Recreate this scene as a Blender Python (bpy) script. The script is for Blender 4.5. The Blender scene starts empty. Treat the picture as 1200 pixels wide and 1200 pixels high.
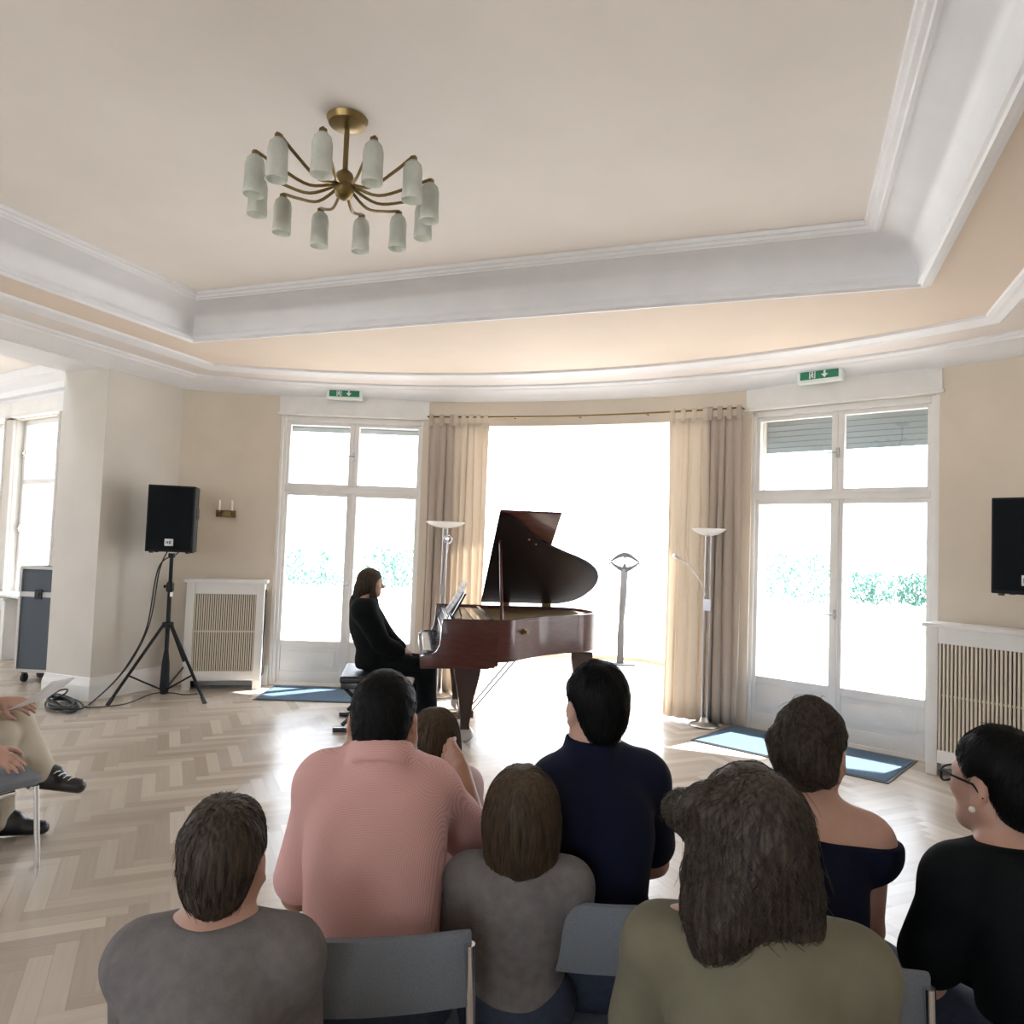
import bpy, bmesh, math, random
import numpy as np
from mathutils import Vector, Matrix
random.seed(7)
PI = math.pi
SC = bpy.context.scene
COL = SC.collection
V = Vector

# ------------------------------------------------------------------ camera
F_PX, PITCH, ROLL, YAW = 874.5, .0459, .0366, .3551
EYE = V((0, 0, 1.5))
_f0 = V((-math.sin(YAW), math.cos(YAW), 0)); _r0 = V((math.cos(YAW), math.sin(YAW), 0)); _u0 = V((0, 0, 1))
FW = _f0*math.cos(PITCH)+_u0*math.sin(PITCH)
_u1 = _u0*math.cos(PITCH)-_f0*math.sin(PITCH)
RT = _r0*math.cos(ROLL)+_u1*math.sin(ROLL)
UP = _u1*math.cos(ROLL)-_r0*math.sin(ROLL)
cam_d = bpy.data.cameras.new('camera'); cam = bpy.data.objects.new('camera', cam_d); COL.objects.link(cam)
M = Matrix((RT, UP, -FW)).transposed().to_4x4(); M.translation = EYE
cam.matrix_world = M
cam_d.sensor_fit = 'HORIZONTAL'; cam_d.sensor_width = 36; cam_d.lens = F_PX/1200*36
cam_d.clip_start = .05; cam_d.clip_end = 200
SC.camera = cam

def ray(x, y): return FW+RT*((x-600)/F_PX)-UP*((y-600)/F_PX)
def at(x, y, t): return EYE+ray(x, y)*t          # the point seen at that spot, t metres along the view axis
def atz(x, y, z):
    d = ray(x, y); return EYE+d*((z-EYE.z)/d.z)

# ------------------------------------------------------------------ materials
def srgb(r, g, b):
    f = lambda c: (c/255/12.92) if c/255 <= .04045 else ((c/255+.055)/1.055)**2.4
    return (f(r), f(g), f(b))
def mat(name, col, rough=.6, metal=0., var=0., vscale=8., bump=0., bscale=60., spec=.5, coat=0., trans=0., stretch=None, col2=None, sheen=0.):
    m = bpy.data.materials.new(name); m.use_nodes = True
    nt = m.node_tree; b = nt.nodes['Principled BSDF']
    b.inputs['Roughness'].default_value = rough; b.inputs['Metallic'].default_value = metal
    b.inputs['Specular IOR Level'].default_value = spec
    b.inputs['Coat Weight'].default_value = coat; b.inputs['Coat Roughness'].default_value = .06
    if sheen: b.inputs['Sheen Weight'].default_value = sheen
    b.inputs['Base Color'].default_value = (*col, 1)
    tc = None
    def coords(sc):
        mp = nt.nodes.new('ShaderNodeMapping'); t = nt.nodes.new('ShaderNodeTexCoord')
        nt.links.new(t.outputs['Object'], mp.inputs['Vector'])
        s = stretch or (1, 1, 1); mp.inputs['Scale'].default_value = (s[0]*sc, s[1]*sc, s[2]*sc)
        return mp.outputs['Vector']
    if var or col2:
        n = nt.nodes.new('ShaderNodeTexNoise'); n.inputs['Scale'].default_value = 1; n.inputs['Detail'].default_value = 4
        nt.links.new(coords(vscale), n.inputs['Vector'])
        r = nt.nodes.new('ShaderNodeValToRGB')
        c2 = col2 or tuple(max(0, c*(1-var)) for c in col); c1 = col if col2 else tuple(min(1, c*(1+var*.5)) for c in col)
        r.color_ramp.elements[0].color = (*c2, 1); r.color_ramp.elements[0].position = .32
        r.color_ramp.elements[1].color = (*c1, 1); r.color_ramp.elements[1].position = .68
        nt.links.new(n.outputs['Fac'], r.inputs['Fac']); nt.links.new(r.outputs['Color'], b.inputs['Base Color'])
    if bump:
        n = nt.nodes.new('ShaderNodeTexNoise'); n.inputs['Scale'].default_value = 1; n.inputs['Detail'].default_value = 3
        nt.links.new(coords(bscale), n.inputs['Vector'])
        bp = nt.nodes.new('ShaderNodeBump'); bp.inputs['Strength'].default_value = bump; bp.inputs['Distance'].default_value = .004
        nt.links.new(n.outputs['Fac'], bp.inputs['Height']); nt.links.new(bp.outputs['Normal'], b.inputs['Normal'])
    if trans:
        tr = nt.nodes.new('ShaderNodeBsdfTranslucent'); tr.inputs['Color'].default_value = (*col, 1)
        mx = nt.nodes.new('ShaderNodeMixShader'); mx.inputs['Fac'].default_value = trans
        out = nt.nodes['Material Output']
        nt.links.new(b.outputs[0], mx.inputs[1]); nt.links.new(tr.outputs[0], mx.inputs[2]); nt.links.new(mx.outputs[0], out.inputs['Surface'])
    return m
def glass_mat(name, tint=(1, 1, 1), gloss=.06):
    m = bpy.data.materials.new(name); m.use_nodes = True; nt = m.node_tree; nt.nodes.remove(nt.nodes['Principled BSDF'])
    t = nt.nodes.new('ShaderNodeBsdfTransparent'); t.inputs['Color'].default_value = (*tint, 1)
    g = nt.nodes.new('ShaderNodeBsdfGlossy'); g.inputs['Roughness'].default_value = .02
    mx = nt.nodes.new('ShaderNodeMixShader'); mx.inputs['Fac'].default_value = gloss
    nt.links.new(t.outputs[0], mx.inputs[1]); nt.links.new(g.outputs[0], mx.inputs[2]); nt.links.new(mx.outputs[0], nt.nodes['Material Output'].inputs['Surface'])
    return m

MT = dict(
    wall=mat('wall_paint_beige', (.68, .61, .515), .85, var=.04, vscale=3, bump=.08, bscale=220),
    wall_pale=mat('wall_paint_pale', (.64, .61, .56), .85, var=.04, vscale=3, bump=.08, bscale=220),
    peach=mat('ceiling_paint_peach', (.73, .63, .54), .9, var=.03, vscale=2),
    ceil=mat('ceiling_paint_white', (.83, .79, .76), .9, var=.03, vscale=2),
    trim=mat('trim_paint_white', (.80, .815, .845), .55, var=.03, vscale=5),
    band=mat('band_paint_cream', (.74, .70, .675), .8, var=.03, vscale=4),
    wood_w=mat('white_lacquered_wood', (.79, .79, .78), .4, var=.04, vscale=6),
    glass=glass_mat('window_glass'),
    slat=mat('cream_slat_paint', (.72, .66, .55), .5, var=.05),
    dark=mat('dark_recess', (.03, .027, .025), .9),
    black=mat('black_plastic', (.007, .010, .013), .5, spec=.3, bump=.1, bscale=300),
    grille=mat('black_speaker_grille', (.003, .006, .009), .7, spec=.15, bump=.5, bscale=900),
    steel=mat('brushed_steel', (.55, .55, .56), .3, metal=1),
    chrome=mat('chrome', (.8, .8, .82), .12, metal=1),
    brass=mat('aged_brass', (.22, .16, .07), .35, metal=1),
    gold=mat('gilded_iron', (.72, .48, .18), .5, metal=.3, var=.1),
    mahog=mat('polished_mahogany', (.078, .022, .018), .3, var=.3, vscale=10, spec=.35, coat=.2, stretch=(1, 1, 6)),
    mahog_d=mat('dark_polished_mahogany', (.03, .015, .014), .3, var=.2, vscale=10, coat=.25),
    lid_in=mat('dark_lid_lacquer', (.016, .011, .012), .5, spec=.08),
    ebony=mat('black_lacquer', (.01, .01, .012), .2, coat=.4),
    ivory=mat('ivory', (.85, .83, .78), .3),
    felt=mat('black_leather', (.02, .02, .024), .4, bump=.2, bscale=150),
    paper=mat('white_paper', (.9, .9, .9), .7, trans=.45),
    ink=mat('printed_ink', (.05, .05, .12), .7),
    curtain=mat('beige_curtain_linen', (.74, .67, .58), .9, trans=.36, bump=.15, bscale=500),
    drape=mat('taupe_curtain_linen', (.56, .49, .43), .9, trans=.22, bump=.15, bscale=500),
    opal=mat('opal_glass', (.86, .87, .86), .25, trans=.3),
    frost=mat('frosted_shade_glass', (.78, .80, .76), .25, trans=.5, var=.2, vscale=14),
    blue=mat('blue_doormat_pile', (.075, .13, .20), .95, var=.35, vscale=120, bump=.6, bscale=400),
    case=mat('grey_flight_case_laminate', (.075, .095, .12), .5, bump=.3, bscale=300),
    alu=mat('aluminium_edging', (.62, .62, .62), .4, metal=.8),
    cable=mat('black_cable_rubber', (.02, .025, .03), .5),
    green=mat('exit_sign_green', (.005, .20, .11), .4),
    signw=mat('exit_sign_white', (.78, .85, .82), .4),
    iron=mat('weathered_iron', (.045, .045, .05), .7, metal=.2, var=.3, vscale=20),
    plank=mat('weathered_grey_board', (.36, .33, .31), .8, var=.25, vscale=9, stretch=(1, 1, .2)),
    post=mat('weathered_post_board', (.085, .08, .078), .85, var=.25, vscale=9, stretch=(1, 1, .2)),
    seat=mat('grey_seat_fabric', (.17, .19, .22), .9, var=.12, vscale=300, bump=.3, bscale=500),
    skin=mat('skin_light', (.52, .31, .24), .5, var=.12, vscale=14),
    skin2=mat('skin_tanned', (.40, .21, .14), .5, var=.12, vscale=14),
    hair_k=mat('hair_black_brown', (.0045, .005, .005), .42, var=.5, vscale=1, stretch=(160, 160, 22), bump=.5, bscale=1),
    hair_b=mat('hair_dark_brown', (.090, .070, .054), .42, vscale=1, stretch=(150, 150, 16), col2=(.018, .012, .009), bump=.5, bscale=1),
    hair_l=mat('hair_light_brown', (.105, .072, .042), .42, vscale=1, stretch=(150, 150, 14), col2=(.035, .024, .016), bump=.5, bscale=1),
    hair_p=mat('hair_warm_brown', (.078, .054, .034), .42, vscale=1, stretch=(150, 150, 12), col2=(.020, .015, .011), bump=.5, bscale=1),
    navy=mat('navy_cotton', (.0045, .0065, .024), .85, spec=.2, var=.2, vscale=10, bump=.2, bscale=500),
    blackc=mat('black_wool', (.0035, .005, .006), .85, spec=.15, var=.2, vscale=10, bump=.2, bscale=400),
    palepink=mat('pale_pink_cotton', (.72, .56, .60), .85, var=.06, vscale=10),
    beigep=mat('beige_trouser_cotton', (.60, .55, .45), .85, var=.08, vscale=8, bump=.15, bscale=300),
    olive=mat('olive_cotton', (.16, .15, .10), .85, var=.12, vscale=10),
    greyk=mat('grey_knit', (.16, .15, .15), .9, var=.15, vscale=40, bump=.3, bscale=200),
    denim=mat('dark_denim', (.03, .04, .07), .85, var=.2, vscale=60),
    shoe=mat('black_shoe_leather', (.008, .008, .011), .28, coat=.3),
    stone=mat('pale_terrace_stone', (.28, .275, .27), .7, var=.06, vscale=2),
    curb=mat('sandstone_curb', (.60, .38, .24), .7, var=.1, vscale=6),
    lawn=mat('pale_gravel', (.62, .61, .58), .9, var=.05, vscale=3),
    hedge=mat('hedge_leaf', (.085, .21, .17), .7, var=.3, vscale=6),
    shutter=mat('grey_blue_shutter_slat', (.30, .36, .39), .6),
    eye=mat('eye_white', (.8, .78, .75), .2), iris=mat('eye_brown', (.05, .025, .012), .2),
)
for k_ in ('hair_k', 'hair_b', 'hair_l', 'hair_p'):
    b_ = MT[k_].node_tree.nodes['Principled BSDF']; b_.inputs['Roughness'].default_value = .55; b_.inputs['Specular IOR Level'].default_value = .12 if k_ == 'hair_k' else .3
def pink_check():
    m = mat('pink_checked_cotton', (.60, .30, .29), .9); nt = m.node_tree; b = nt.nodes['Principled BSDF']
    tc = nt.nodes.new('ShaderNodeTexCoord')
    ws = []
    for d in ('X', 'Z'):
        w = nt.nodes.new('ShaderNodeTexWave'); w.bands_direction = d; w.inputs['Scale'].default_value = 105; nt.links.new(tc.outputs['Object'], w.inputs['Vector']); ws.append(w)
    mx = nt.nodes.new('ShaderNodeMath'); mx.operation = 'MULTIPLY'
    nt.links.new(ws[0].outputs['Fac'], mx.inputs[0]); nt.links.new(ws[1].outputs['Fac'], mx.inputs[1])
    r = nt.nodes.new('ShaderNodeValToRGB'); r.color_ramp.elements[0].color = (.62, .33, .31, 1); r.color_ramp.elements[1].color = (.84, .58, .55, 1)
    nt.links.new(mx.outputs[0], r.inputs['Fac']); nt.links.new(r.outputs['Color'], b.inputs['Base Color'])
    return m
MT['pink'] = pink_check()

def parquet():
    m = bpy.data.materials.new('oak_herringbone_parquet'); m.use_nodes = True; nt = m.node_tree; b = nt.nodes['Principled BSDF']
    at_ = nt.nodes.new('ShaderNodeAttribute'); at_.attribute_name = 'plank'
    sep = nt.nodes.new('ShaderNodeSeparateColor'); nt.links.new(at_.outputs['Color'], sep.inputs['Color'])
    uv = nt.nodes.new('ShaderNodeUVMap'); uv.uv_map = 'grain'
    mp = nt.nodes.new('ShaderNodeMapping'); mp.inputs['Scale'].default_value = (3, 70, 1); nt.links.new(uv.outputs['UV'], mp.inputs['Vector'])
    n = nt.nodes.new('ShaderNodeTexNoise'); n.inputs['Scale'].default_value = 1; n.inputs['Detail'].default_value = 5; nt.links.new(mp.outputs['Vector'], n.inputs['Vector'])
    r = nt.nodes.new('ShaderNodeValToRGB')
    r.color_ramp.elements[0].color = (.36, .30, .245, 1); r.color_ramp.elements[1].color = (.62, .55, .475, 1)
    add = nt.nodes.new('ShaderNodeMath'); add.operation = 'MULTIPLY_ADD'; add.inputs[1].default_value = .35; nt.links.new(n.outputs['Fac'], add.inputs[0])
    sc = nt.nodes.new('ShaderNodeMath'); sc.operation = 'MULTIPLY'; sc.inputs[1].default_value = .75; nt.links.new(sep.outputs['Red'], sc.inputs[0])
    nt.links.new(sc.outputs[0], add.inputs[2]); nt.links.new(add.outputs[0], r.inputs['Fac']); nt.links.new(r.outputs['Color'], b.inputs['Base Color'])
    b.inputs['Roughness'].default_value = .27; b.inputs['Anisotropic'].default_value = .65; b.inputs['Anisotropic Rotation'].default_value = .25; b.inputs['Specular IOR Level'].default_value = .75
    tg = nt.nodes.new('ShaderNodeTangent'); tg.direction_type = 'UV_MAP'; tg.uv_map = 'grain'; nt.links.new(tg.outputs['Tangent'], b.inputs['Tangent'])
    return m
MT['parquet'] = parquet()

# ------------------------------------------------------------------ mesh helpers
def tag(o, label=None, cat=None, group=None, kind=None):
    if label: o['label'] = label
    if cat: o['category'] = cat
    if group: o['group'] = group
    if kind: o['kind'] = kind
    return o
def empty(name, loc, rz=0, **k):
    o = bpy.data.objects.new(name, None); COL.objects.link(o); o.location = loc; o.rotation_euler = (0, 0, rz); o.empty_display_size = .1
    return tag(o, **k)
def finish(name, me, m, parent=None, smooth=None, **k):
    o = bpy.data.objects.new(name, me); COL.objects.link(o)
    if m is not None:
        for q in (m if isinstance(m, (list, tuple)) else [m]): me.materials.append(MT[q] if isinstance(q, str) else q)
    if parent is not None: o.parent = parent
    if smooth is not None:
        me.shade_smooth()
        if smooth < 180: me.set_sharp_from_angle(angle=math.radians(smooth))
    return tag(o, **k)
def obj(name, bm, m, parent=None, smooth=None, bevel=0, seg=2, **k):
    me = bpy.data.meshes.new(name)
    bmesh.ops.recalc_face_normals(bm, faces=bm.faces)
    if bevel:
        es = [e for e in bm.edges if len(e.link_faces) == 2 and e.calc_face_angle(0) > .6]
        bmesh.ops.bevel(bm, geom=es, offset=bevel, segments=seg, affect='EDGES', profile=.6, clamp_overlap=True)
        if smooth is None: smooth = 40
    bm.to_mesh(me); bm.free()
    return finish(name, me, m, parent, smooth, **k)
def B(): return bmesh.new()
def box(bm, c, s, R=None, mi=0):
    """box centred at c, full size s, rotation R (3x3)"""
    vs = []
    for z in (-1, 1):
        for x, y in ((-1, -1), (1, -1), (1, 1), (-1, 1)):
            p = V((x*s[0]/2, y*s[1]/2, z*s[2]/2))
            vs.append(bm.verts.new((R @ p if R else p)+V(c)))
    for f in ((3, 2, 1, 0), (4, 5, 6, 7), (0, 1, 5, 4), (1, 2, 6, 5), (2, 3, 7, 6), (3, 0, 4, 7)):
        bm.faces.new([vs[i] for i in f]).material_index = mi
    return bm
def bx(bm, x0, x1, y0, y1, z0, z1, mi=0): return box(bm, ((x0+x1)/2, (y0+y1)/2, (z0+z1)/2), (x1-x0, y1-y0, z1-z0), mi=mi)
def frame_of(d):
    d = V(d).normalized(); a = V((0, 0, 1)) if abs(d.z) < .9 else V((1, 0, 0))
    x = a.cross(d).normalized(); return x, d.cross(x), d
def tube(bm, pts, r, n=10, cap=True, closed=False):
    """round tube along pts; r a number or one radius per point"""
    pts = [V(p) for p in pts]; N = len(pts); rs = r if isinstance(r, (list, tuple)) else [r]*N
    rings = []; x = None
    for i, p in enumerate(pts):
        a = pts[(i-1) % N] if (closed or i) else p; b = pts[(i+1) % N] if (closed or i < N-1) else p
        d = (b-a).normalized()
        if x is None: x, y, _ = frame_of(d)
        else:
            x = (x-d*x.dot(d)).normalized(); y = d.cross(x)
        rings.append([bm.verts.new(p+(x*math.cos(t)+y*math.sin(t))*rs[i]) for t in (2*PI*k/n for k in range(n))])
    for i in range(N if closed else N-1):
        A, C = rings[i], rings[(i+1) % N]
        for k in range(n): bm.faces.new((A[k], A[(k+1) % n], C[(k+1) % n], C[k]))
    if cap and not closed:
        bm.faces.new(rings[0][::-1]); bm.faces.new(rings[-1])
    return bm
def lathe(bm, prof, c=(0, 0, 0), n=24, R=None):
    """profile [(radius, z)] turned about z at c"""
    rings = []
    for r, z in prof:
        if r < 1e-6: rings.append([bm.verts.new((R @ V((0, 0, z)) if R else V((0, 0, z)))+V(c))])
        else:
            rings.append([bm.verts.new((R @ V((r*math.cos(t), r*math.sin(t), z)) if R else V((r*math.cos(t), r*math.sin(t), z)))+V(c)) for t in (2*PI*k/n for k in range(n))])
    for A, C in zip(rings, rings[1:]):
        for k in range(n):
            k2 = (k+1) % n
            if len(A) == 1 and len(C) == 1: continue
            if len(A) == 1: bm.faces.new((A[0], C[k2], C[k]))
            elif len(C) == 1: bm.faces.new((A[k], A[k2], C[0]))
            else: bm.faces.new((A[k], A[k2], C[k2], C[k]))
    return bm
def prism(bm, poly, ax, bx_, n, depth, o=(0, 0, 0), mi=0):
    """2D polygon in the axes ax, bx_ at o, extruded by depth along n"""
    o = V(o); ax = V(ax); bx_ = V(bx_); n = V(n)
    A = [bm.verts.new(o+ax*u+bx_*v) for u, v in poly]; C = [bm.verts.new(o+ax*u+bx_*v+n*depth) for u, v in poly]
    N = len(poly)
    fs = [bm.faces.new(A[::-1]), bm.faces.new(C)]
    for i in range(N): fs.append(bm.faces.new((A[i], A[(i+1) % N], C[(i+1) % N], C[i])))
    for f in fs: f.material_index = mi
    return bm
def catmull(P, n=8, closed=False):
    P = [V(p) for p in P]; out = []; N = len(P)
    for i in range(N if closed else N-1):
        g = (lambda j: P[j % N]) if closed else (lambda j: P[min(max(j, 0), N-1)])
        a, b, c, d = g(i-1), g(i), g(i+1), g(i+2)
        for k in range(n):
            t = k/n; out.append(.5*((2*b)+(c-a)*t+(2*a-5*b+4*c-d)*t*t+(3*b-a-3*c+d)*t**3))
    if not closed: out.append(P[-1])
    return out
def offset_path(path, d, closed=False):
    """2D path moved d to its right, mitred"""
    N = len(path); out = []
    for i, p in enumerate(path):
        p = V(p)
        ns = []
        for a, b in ((i-1, i), (i, i+1)):
            if not closed and (a < 0 or b >= N): continue
            e = (V(path[b % N])-V(path[a % N])).normalized(); ns.append(V((e.y, -e.x)))
        m = sum(ns, V((0, 0))).normalized(); out.append(p+m*(d/max(.3, m.dot(ns[0]))))
    return out
def sweep(bm, path, prof, closed=False, shut=False):
    """profile [(distance to the right of path, z)] swept along a 2D path"""
    rows = []
    for d, z in prof: rows.append([bm.verts.new((p.x, p.y, z)) for p in offset_path(path, d, closed)])
    pairs = list(zip(rows, rows[1:]))+([(rows[-1], rows[0])] if shut else [])
    n = len(path)
    for A, C in pairs:
        for i in range(n if closed else n-1): bm.faces.new((A[i], A[(i+1) % n], C[(i+1) % n], C[i]))
    if shut and not closed:
        bm.faces.new([r[0] for r in rows]); bm.faces.new([r[-1] for r in rows][::-1])
    return bm
def rot3(rz=0, rx=0, ry=0): return (Matrix.Rotation(rz, 3, 'Z') @ Matrix.Rotation(rx, 3, 'X') @ Matrix.Rotation(ry, 3, 'Y'))
def copy_tree(o, parent=None):
    c = o.copy(); COL.objects.link(c)
    if parent is not None: c.parent = parent
    for ch in list(o.children): copy_tree(ch, c)
    return c
# ------------------------------------------------------------------ the room
X0, YC, RW = -1.94, .64, 6.45                       # the bow wall: centre and radius of its inner face
XL, XR, YB = -5.75, 1.87, -4.6
def arc(phi, r=RW): return V((X0+r*math.sin(phi), YC+r*math.cos(phi)))
PH_C = math.asin((XR-X0)/RW)
PA, PB, PJ = math.radians(27.7), math.radians(14.6), math.radians(10.6)
def arc_block(bm, p0, p1, z0, z1, r0=RW, r1=RW+.36, n=10):
    cols = []
    for k in range(n+1):
        p = p0+(p1-p0)*k/n; a, b = arc(p, r0), arc(p, r1)
        cols.append([bm.verts.new((a.x, a.y, z0)), bm.verts.new((a.x, a.y, z1)), bm.verts.new((b.x, b.y, z1)), bm.verts.new((b.x, b.y, z0))])
    for A, C in zip(cols, cols[1:]):
        for i in range(4): bm.faces.new((A[i], A[(i+1) % 4], C[(i+1) % 4], C[i]))
    bm.faces.new(cols[0]); bm.faces.new(cols[-1][::-1])

# floor: oak blocks in herringbone
def floor_mesh():
    L, W = .45, .075; g = .0007
    vs, fs, cols, uvs = [], [], [], []
    c45 = math.sqrt(.5)
    def put(x0, y0, x1, y1, hor):
        cx, cy = (x0+x1)/2, (y0+y1)/2
        wx, wy = (cx-cy)*c45-4.0, (cx+cy)*c45+2.0
        if not (-11.6 < wx < 2.3 and -4.9 < wy < 7.9): return
        if wy > 7.35 and not (-6.5 < wx): return
        i = len(vs); tint = random.random(); lift = random.random()*.0004
        q = [(x0+g, y0+g), (x1-g, y0+g), (x1-g, y1-g), (x0+g, y1-g)]
        uo, vo = random.random()*9, random.random()*9
        for x, y in q:
            vs.append(((x-y)*c45-4.0, (x+y)*c45+2.0, lift-.0004)); cols.append((tint, tint, tint, 1))
            uvs.append((x-x0+uo, y-y0+vo) if hor else (y-y0+uo, x-x0+vo))
        fs.append((i, i+1, i+2, i+3))
    for i in range(-260, 260):
        for j in range(-45, 45):
            ox, oy = i*W+j*L, i*W-j*L
            put(ox, oy, ox+L, oy+W, True)
            put(ox+L, oy+W-L, ox+L+W, oy+W, False)
    i = len(vs)
    for p in ((-11.6, -4.9), (2.4, -4.9), (2.4, 8), (-11.6, 8)): vs.append((*p, -.003)); cols.append((0, 0, 0, 1)); uvs.append((0, 0))
    fs.append((i, i+1, i+2, i+3))
    me = bpy.data.meshes.new('floor'); me.from_pydata(vs, [], fs)
    ca = me.color_attributes.new('plank', 'FLOAT_COLOR', 'POINT'); ca.data.foreach_set('color', np.array(cols, 'f').ravel())
    uv = me.uv_layers.new(name='grain'); idx = np.zeros(len(me.loops), 'i'); me.loops.foreach_get('vertex_index', idx)
    uv.data.foreach_set('uv', np.array(uvs, 'f')[idx].ravel())
    return me
finish('floor', floor_mesh(), 'parquet', kind='structure', label='oak parquet floor laid in a herringbone pattern', cat='floor')

# bow wall
b = B()
for s in (-1, 1):
    arc_block(b, s*PH_C*1.03, s*PA, -.1, 3.3); arc_block(b, s*PA, s*PB, 2.77, 3.3); arc_block(b, s*PB, s*PJ, -.1, 3.3)
arc_block(b, -PJ, PJ, 2.72, 3.3, n=16)
obj('wall_back', b, 'wall', kind='structure', smooth=30, label='curved beige wall with two glazed doors and a wide opening', cat='wall')
b = B(); bx(b, -6.29, XL, 4.96, 6.5, -.1, 3.3)
obj('wall_left', b, 'wall_pale', kind='structure', label='short pale wall pier beside the loudspeaker', cat='wall')
b = B(); bx(b, -6.29, XL, YB, 4.96, 2.96, 3.4)
obj('wall_left_beam', b, 'trim', kind='structure', label='wide white beam over the opening to the side room', cat='beam')
b = B(); bx(b, XR, XR+.3, YB, 6.2, -.1, 3.4)
obj('wall_right', b, 'wall', kind='structure', label='beige wall at the right edge', cat='wall')
b = B()
for x0, x1 in ((-11.8, -5.2), (-4.0, -3.4), (-1.9, -.5), (.9, 2.3)): bx(b, x0, x1, YB-.3, YB, -.1, 3.5)
bx(b, -11.8, 2.3, YB-.3, YB, -.1, .75); bx(b, -11.8, 2.3, YB-.3, YB, 2.8, 3.5)
obj('wall_rear', b, 'wall', kind='structure', label='rear wall with tall windows behind the audience', cat='wall')

# ceiling, tray and mouldings
TX0, TX1, TY0, TY1, ZC = -4.557, .674, -1.2, 4.697, 3.10
b = B()
bx(b, -6.32, TX0, YB-.3, 8, ZC, ZC+.02); bx(b, TX1, 2.2, YB-.3, 8, ZC, ZC+.02); bx(b, TX0, TX1, TY1, 8, ZC, ZC+.02); bx(b, TX0, TX1, YB-.3, TY0, ZC, ZC+.02)
obj('ceiling', b, 'peach', kind='structure', label='peach ceiling border around the raised centre', cat='ceiling')
b = B(); bx(b, TX0-.1, TX1+.1, TY0-.1, TY1+.1, 3.345, 3.4)
obj('ceiling_raised', b, 'ceil', kind='structure', label='raised off white ceiling field with the chandelier', cat='ceiling')
tray = [(TX0, TY0), (TX0, TY1), (TX1, TY1), (TX1, TY0)]
b = B(); sweep(b, tray, [(0, 3.09), (.002, 3.125), (.015, 3.17), (.042, 3.215), (.082, 3.255), (.13, 3.285), (.18, 3.302), (.225, 3.310), (.26, 3.312)], closed=True)
obj('trim_1', b, 'trim', kind='structure', smooth=50, label='white cove rising to the raised ceiling field', cat='trim')
b = B(); sweep(b, tray, [(-.075, 3.101), (-.07, 3.080), (-.045, 3.078), (-.040, 3.062), (-.012, 3.058), (-.004, 3.070), (.012, 3.072), (.014, 3.10), (.0, 3.13)], closed=True)
obj('trim_2', b, 'trim', kind='structure', label='white moulding around the lower edge of the cove', cat='trim')
b = B(); sweep(b, tray, [(.235, 3.315), (.235, 3.300), (.255, 3.297), (.262, 3.305), (.285, 3.305), (.292, 3.320), (.31, 3.322), (.315, 3.35)], closed=True)
obj('trim_3', b, 'trim', kind='structure', label='white moulding around the raised ceiling field', cat='trim')
def room_path(d):
    """the wall line moved d into the room: left wall, bow, right wall"""
    r = RW-d; a, c = math.asin((XL+d-X0)/r), math.asin((XR-d-X0)/r)
    return [V((XL+d, YB))]+[arc(a+(c-a)*k/60, r) for k in range(61)]+[V((XR-d, YB))]
def sweep_room(b, prof):
    rows = [[b.verts.new((p.x, p.y, z)) for p in room_path(d)] for d, z in prof]
    for A, C in zip(rows, rows[1:]):
        for k in range(len(A)-1): b.faces.new((A[k], A[k+1], C[k+1], C[k]))
b = B(); sweep_room(b, [(-.02, 2.965), (.02, 2.965), (.035, 2.975), (.06, 2.978), (.11, 2.998), (.18, 3.02), (.25, 3.032), (.262, 3.045), (.285, 3.045), (.30, 3.055), (.30, 3.075)])
obj('trim_4', b, 'trim', kind='structure', smooth=35, label='white cornice where the wall meets the ceiling', cat='trim')
b = B(); sweep_room(b, [(.29, 3.072), (.64, 3.072)])
obj('trim_5', b, 'band', kind='structure', label='flat cream band along the cornice', cat='trim')
b = B(); sweep_room(b, [(.60, 3.075), (.60, 3.060), (.615, 3.052), (.635, 3.060), (.645, 3.066), (.665, 3.066), (.685, 3.078), (.70, 3.080), (.705, 3.102)])
obj('trim_6', b, 'trim', kind='structure', smooth=35, label='white moulding between the cream band and peach ceiling', cat='trim')

# skirting
def skirt(name, path, label, prof=((0, 0), (.022, 0), (.022, .13), (.016, .16), (.012, .17), (.008, .20), (0, .205))):
    b = B(); sweep(b, [V(p) for p in path], list(prof), shut=True); obj(name, b, 'wood_w', kind='structure', label=label, cat='skirting')
skirt('baseboard_left', [(-6.29, 5.6), (-6.29, 4.96), (XL, 4.96), (XL, 5.80)], 'white skirting around the foot of the wall pier')
skirt('baseboard_back', [arc(-PH_C+.03+(PH_C-PA-.03)*k/6) for k in range(7)], 'white skirting of the curved wall behind the left radiator cover')
skirt('baseboard_right', [arc(PA+(PH_C-PA-.03)*k/6) for k in range(7)], 'white skirting of the curved wall behind the right radiator cover')

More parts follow.
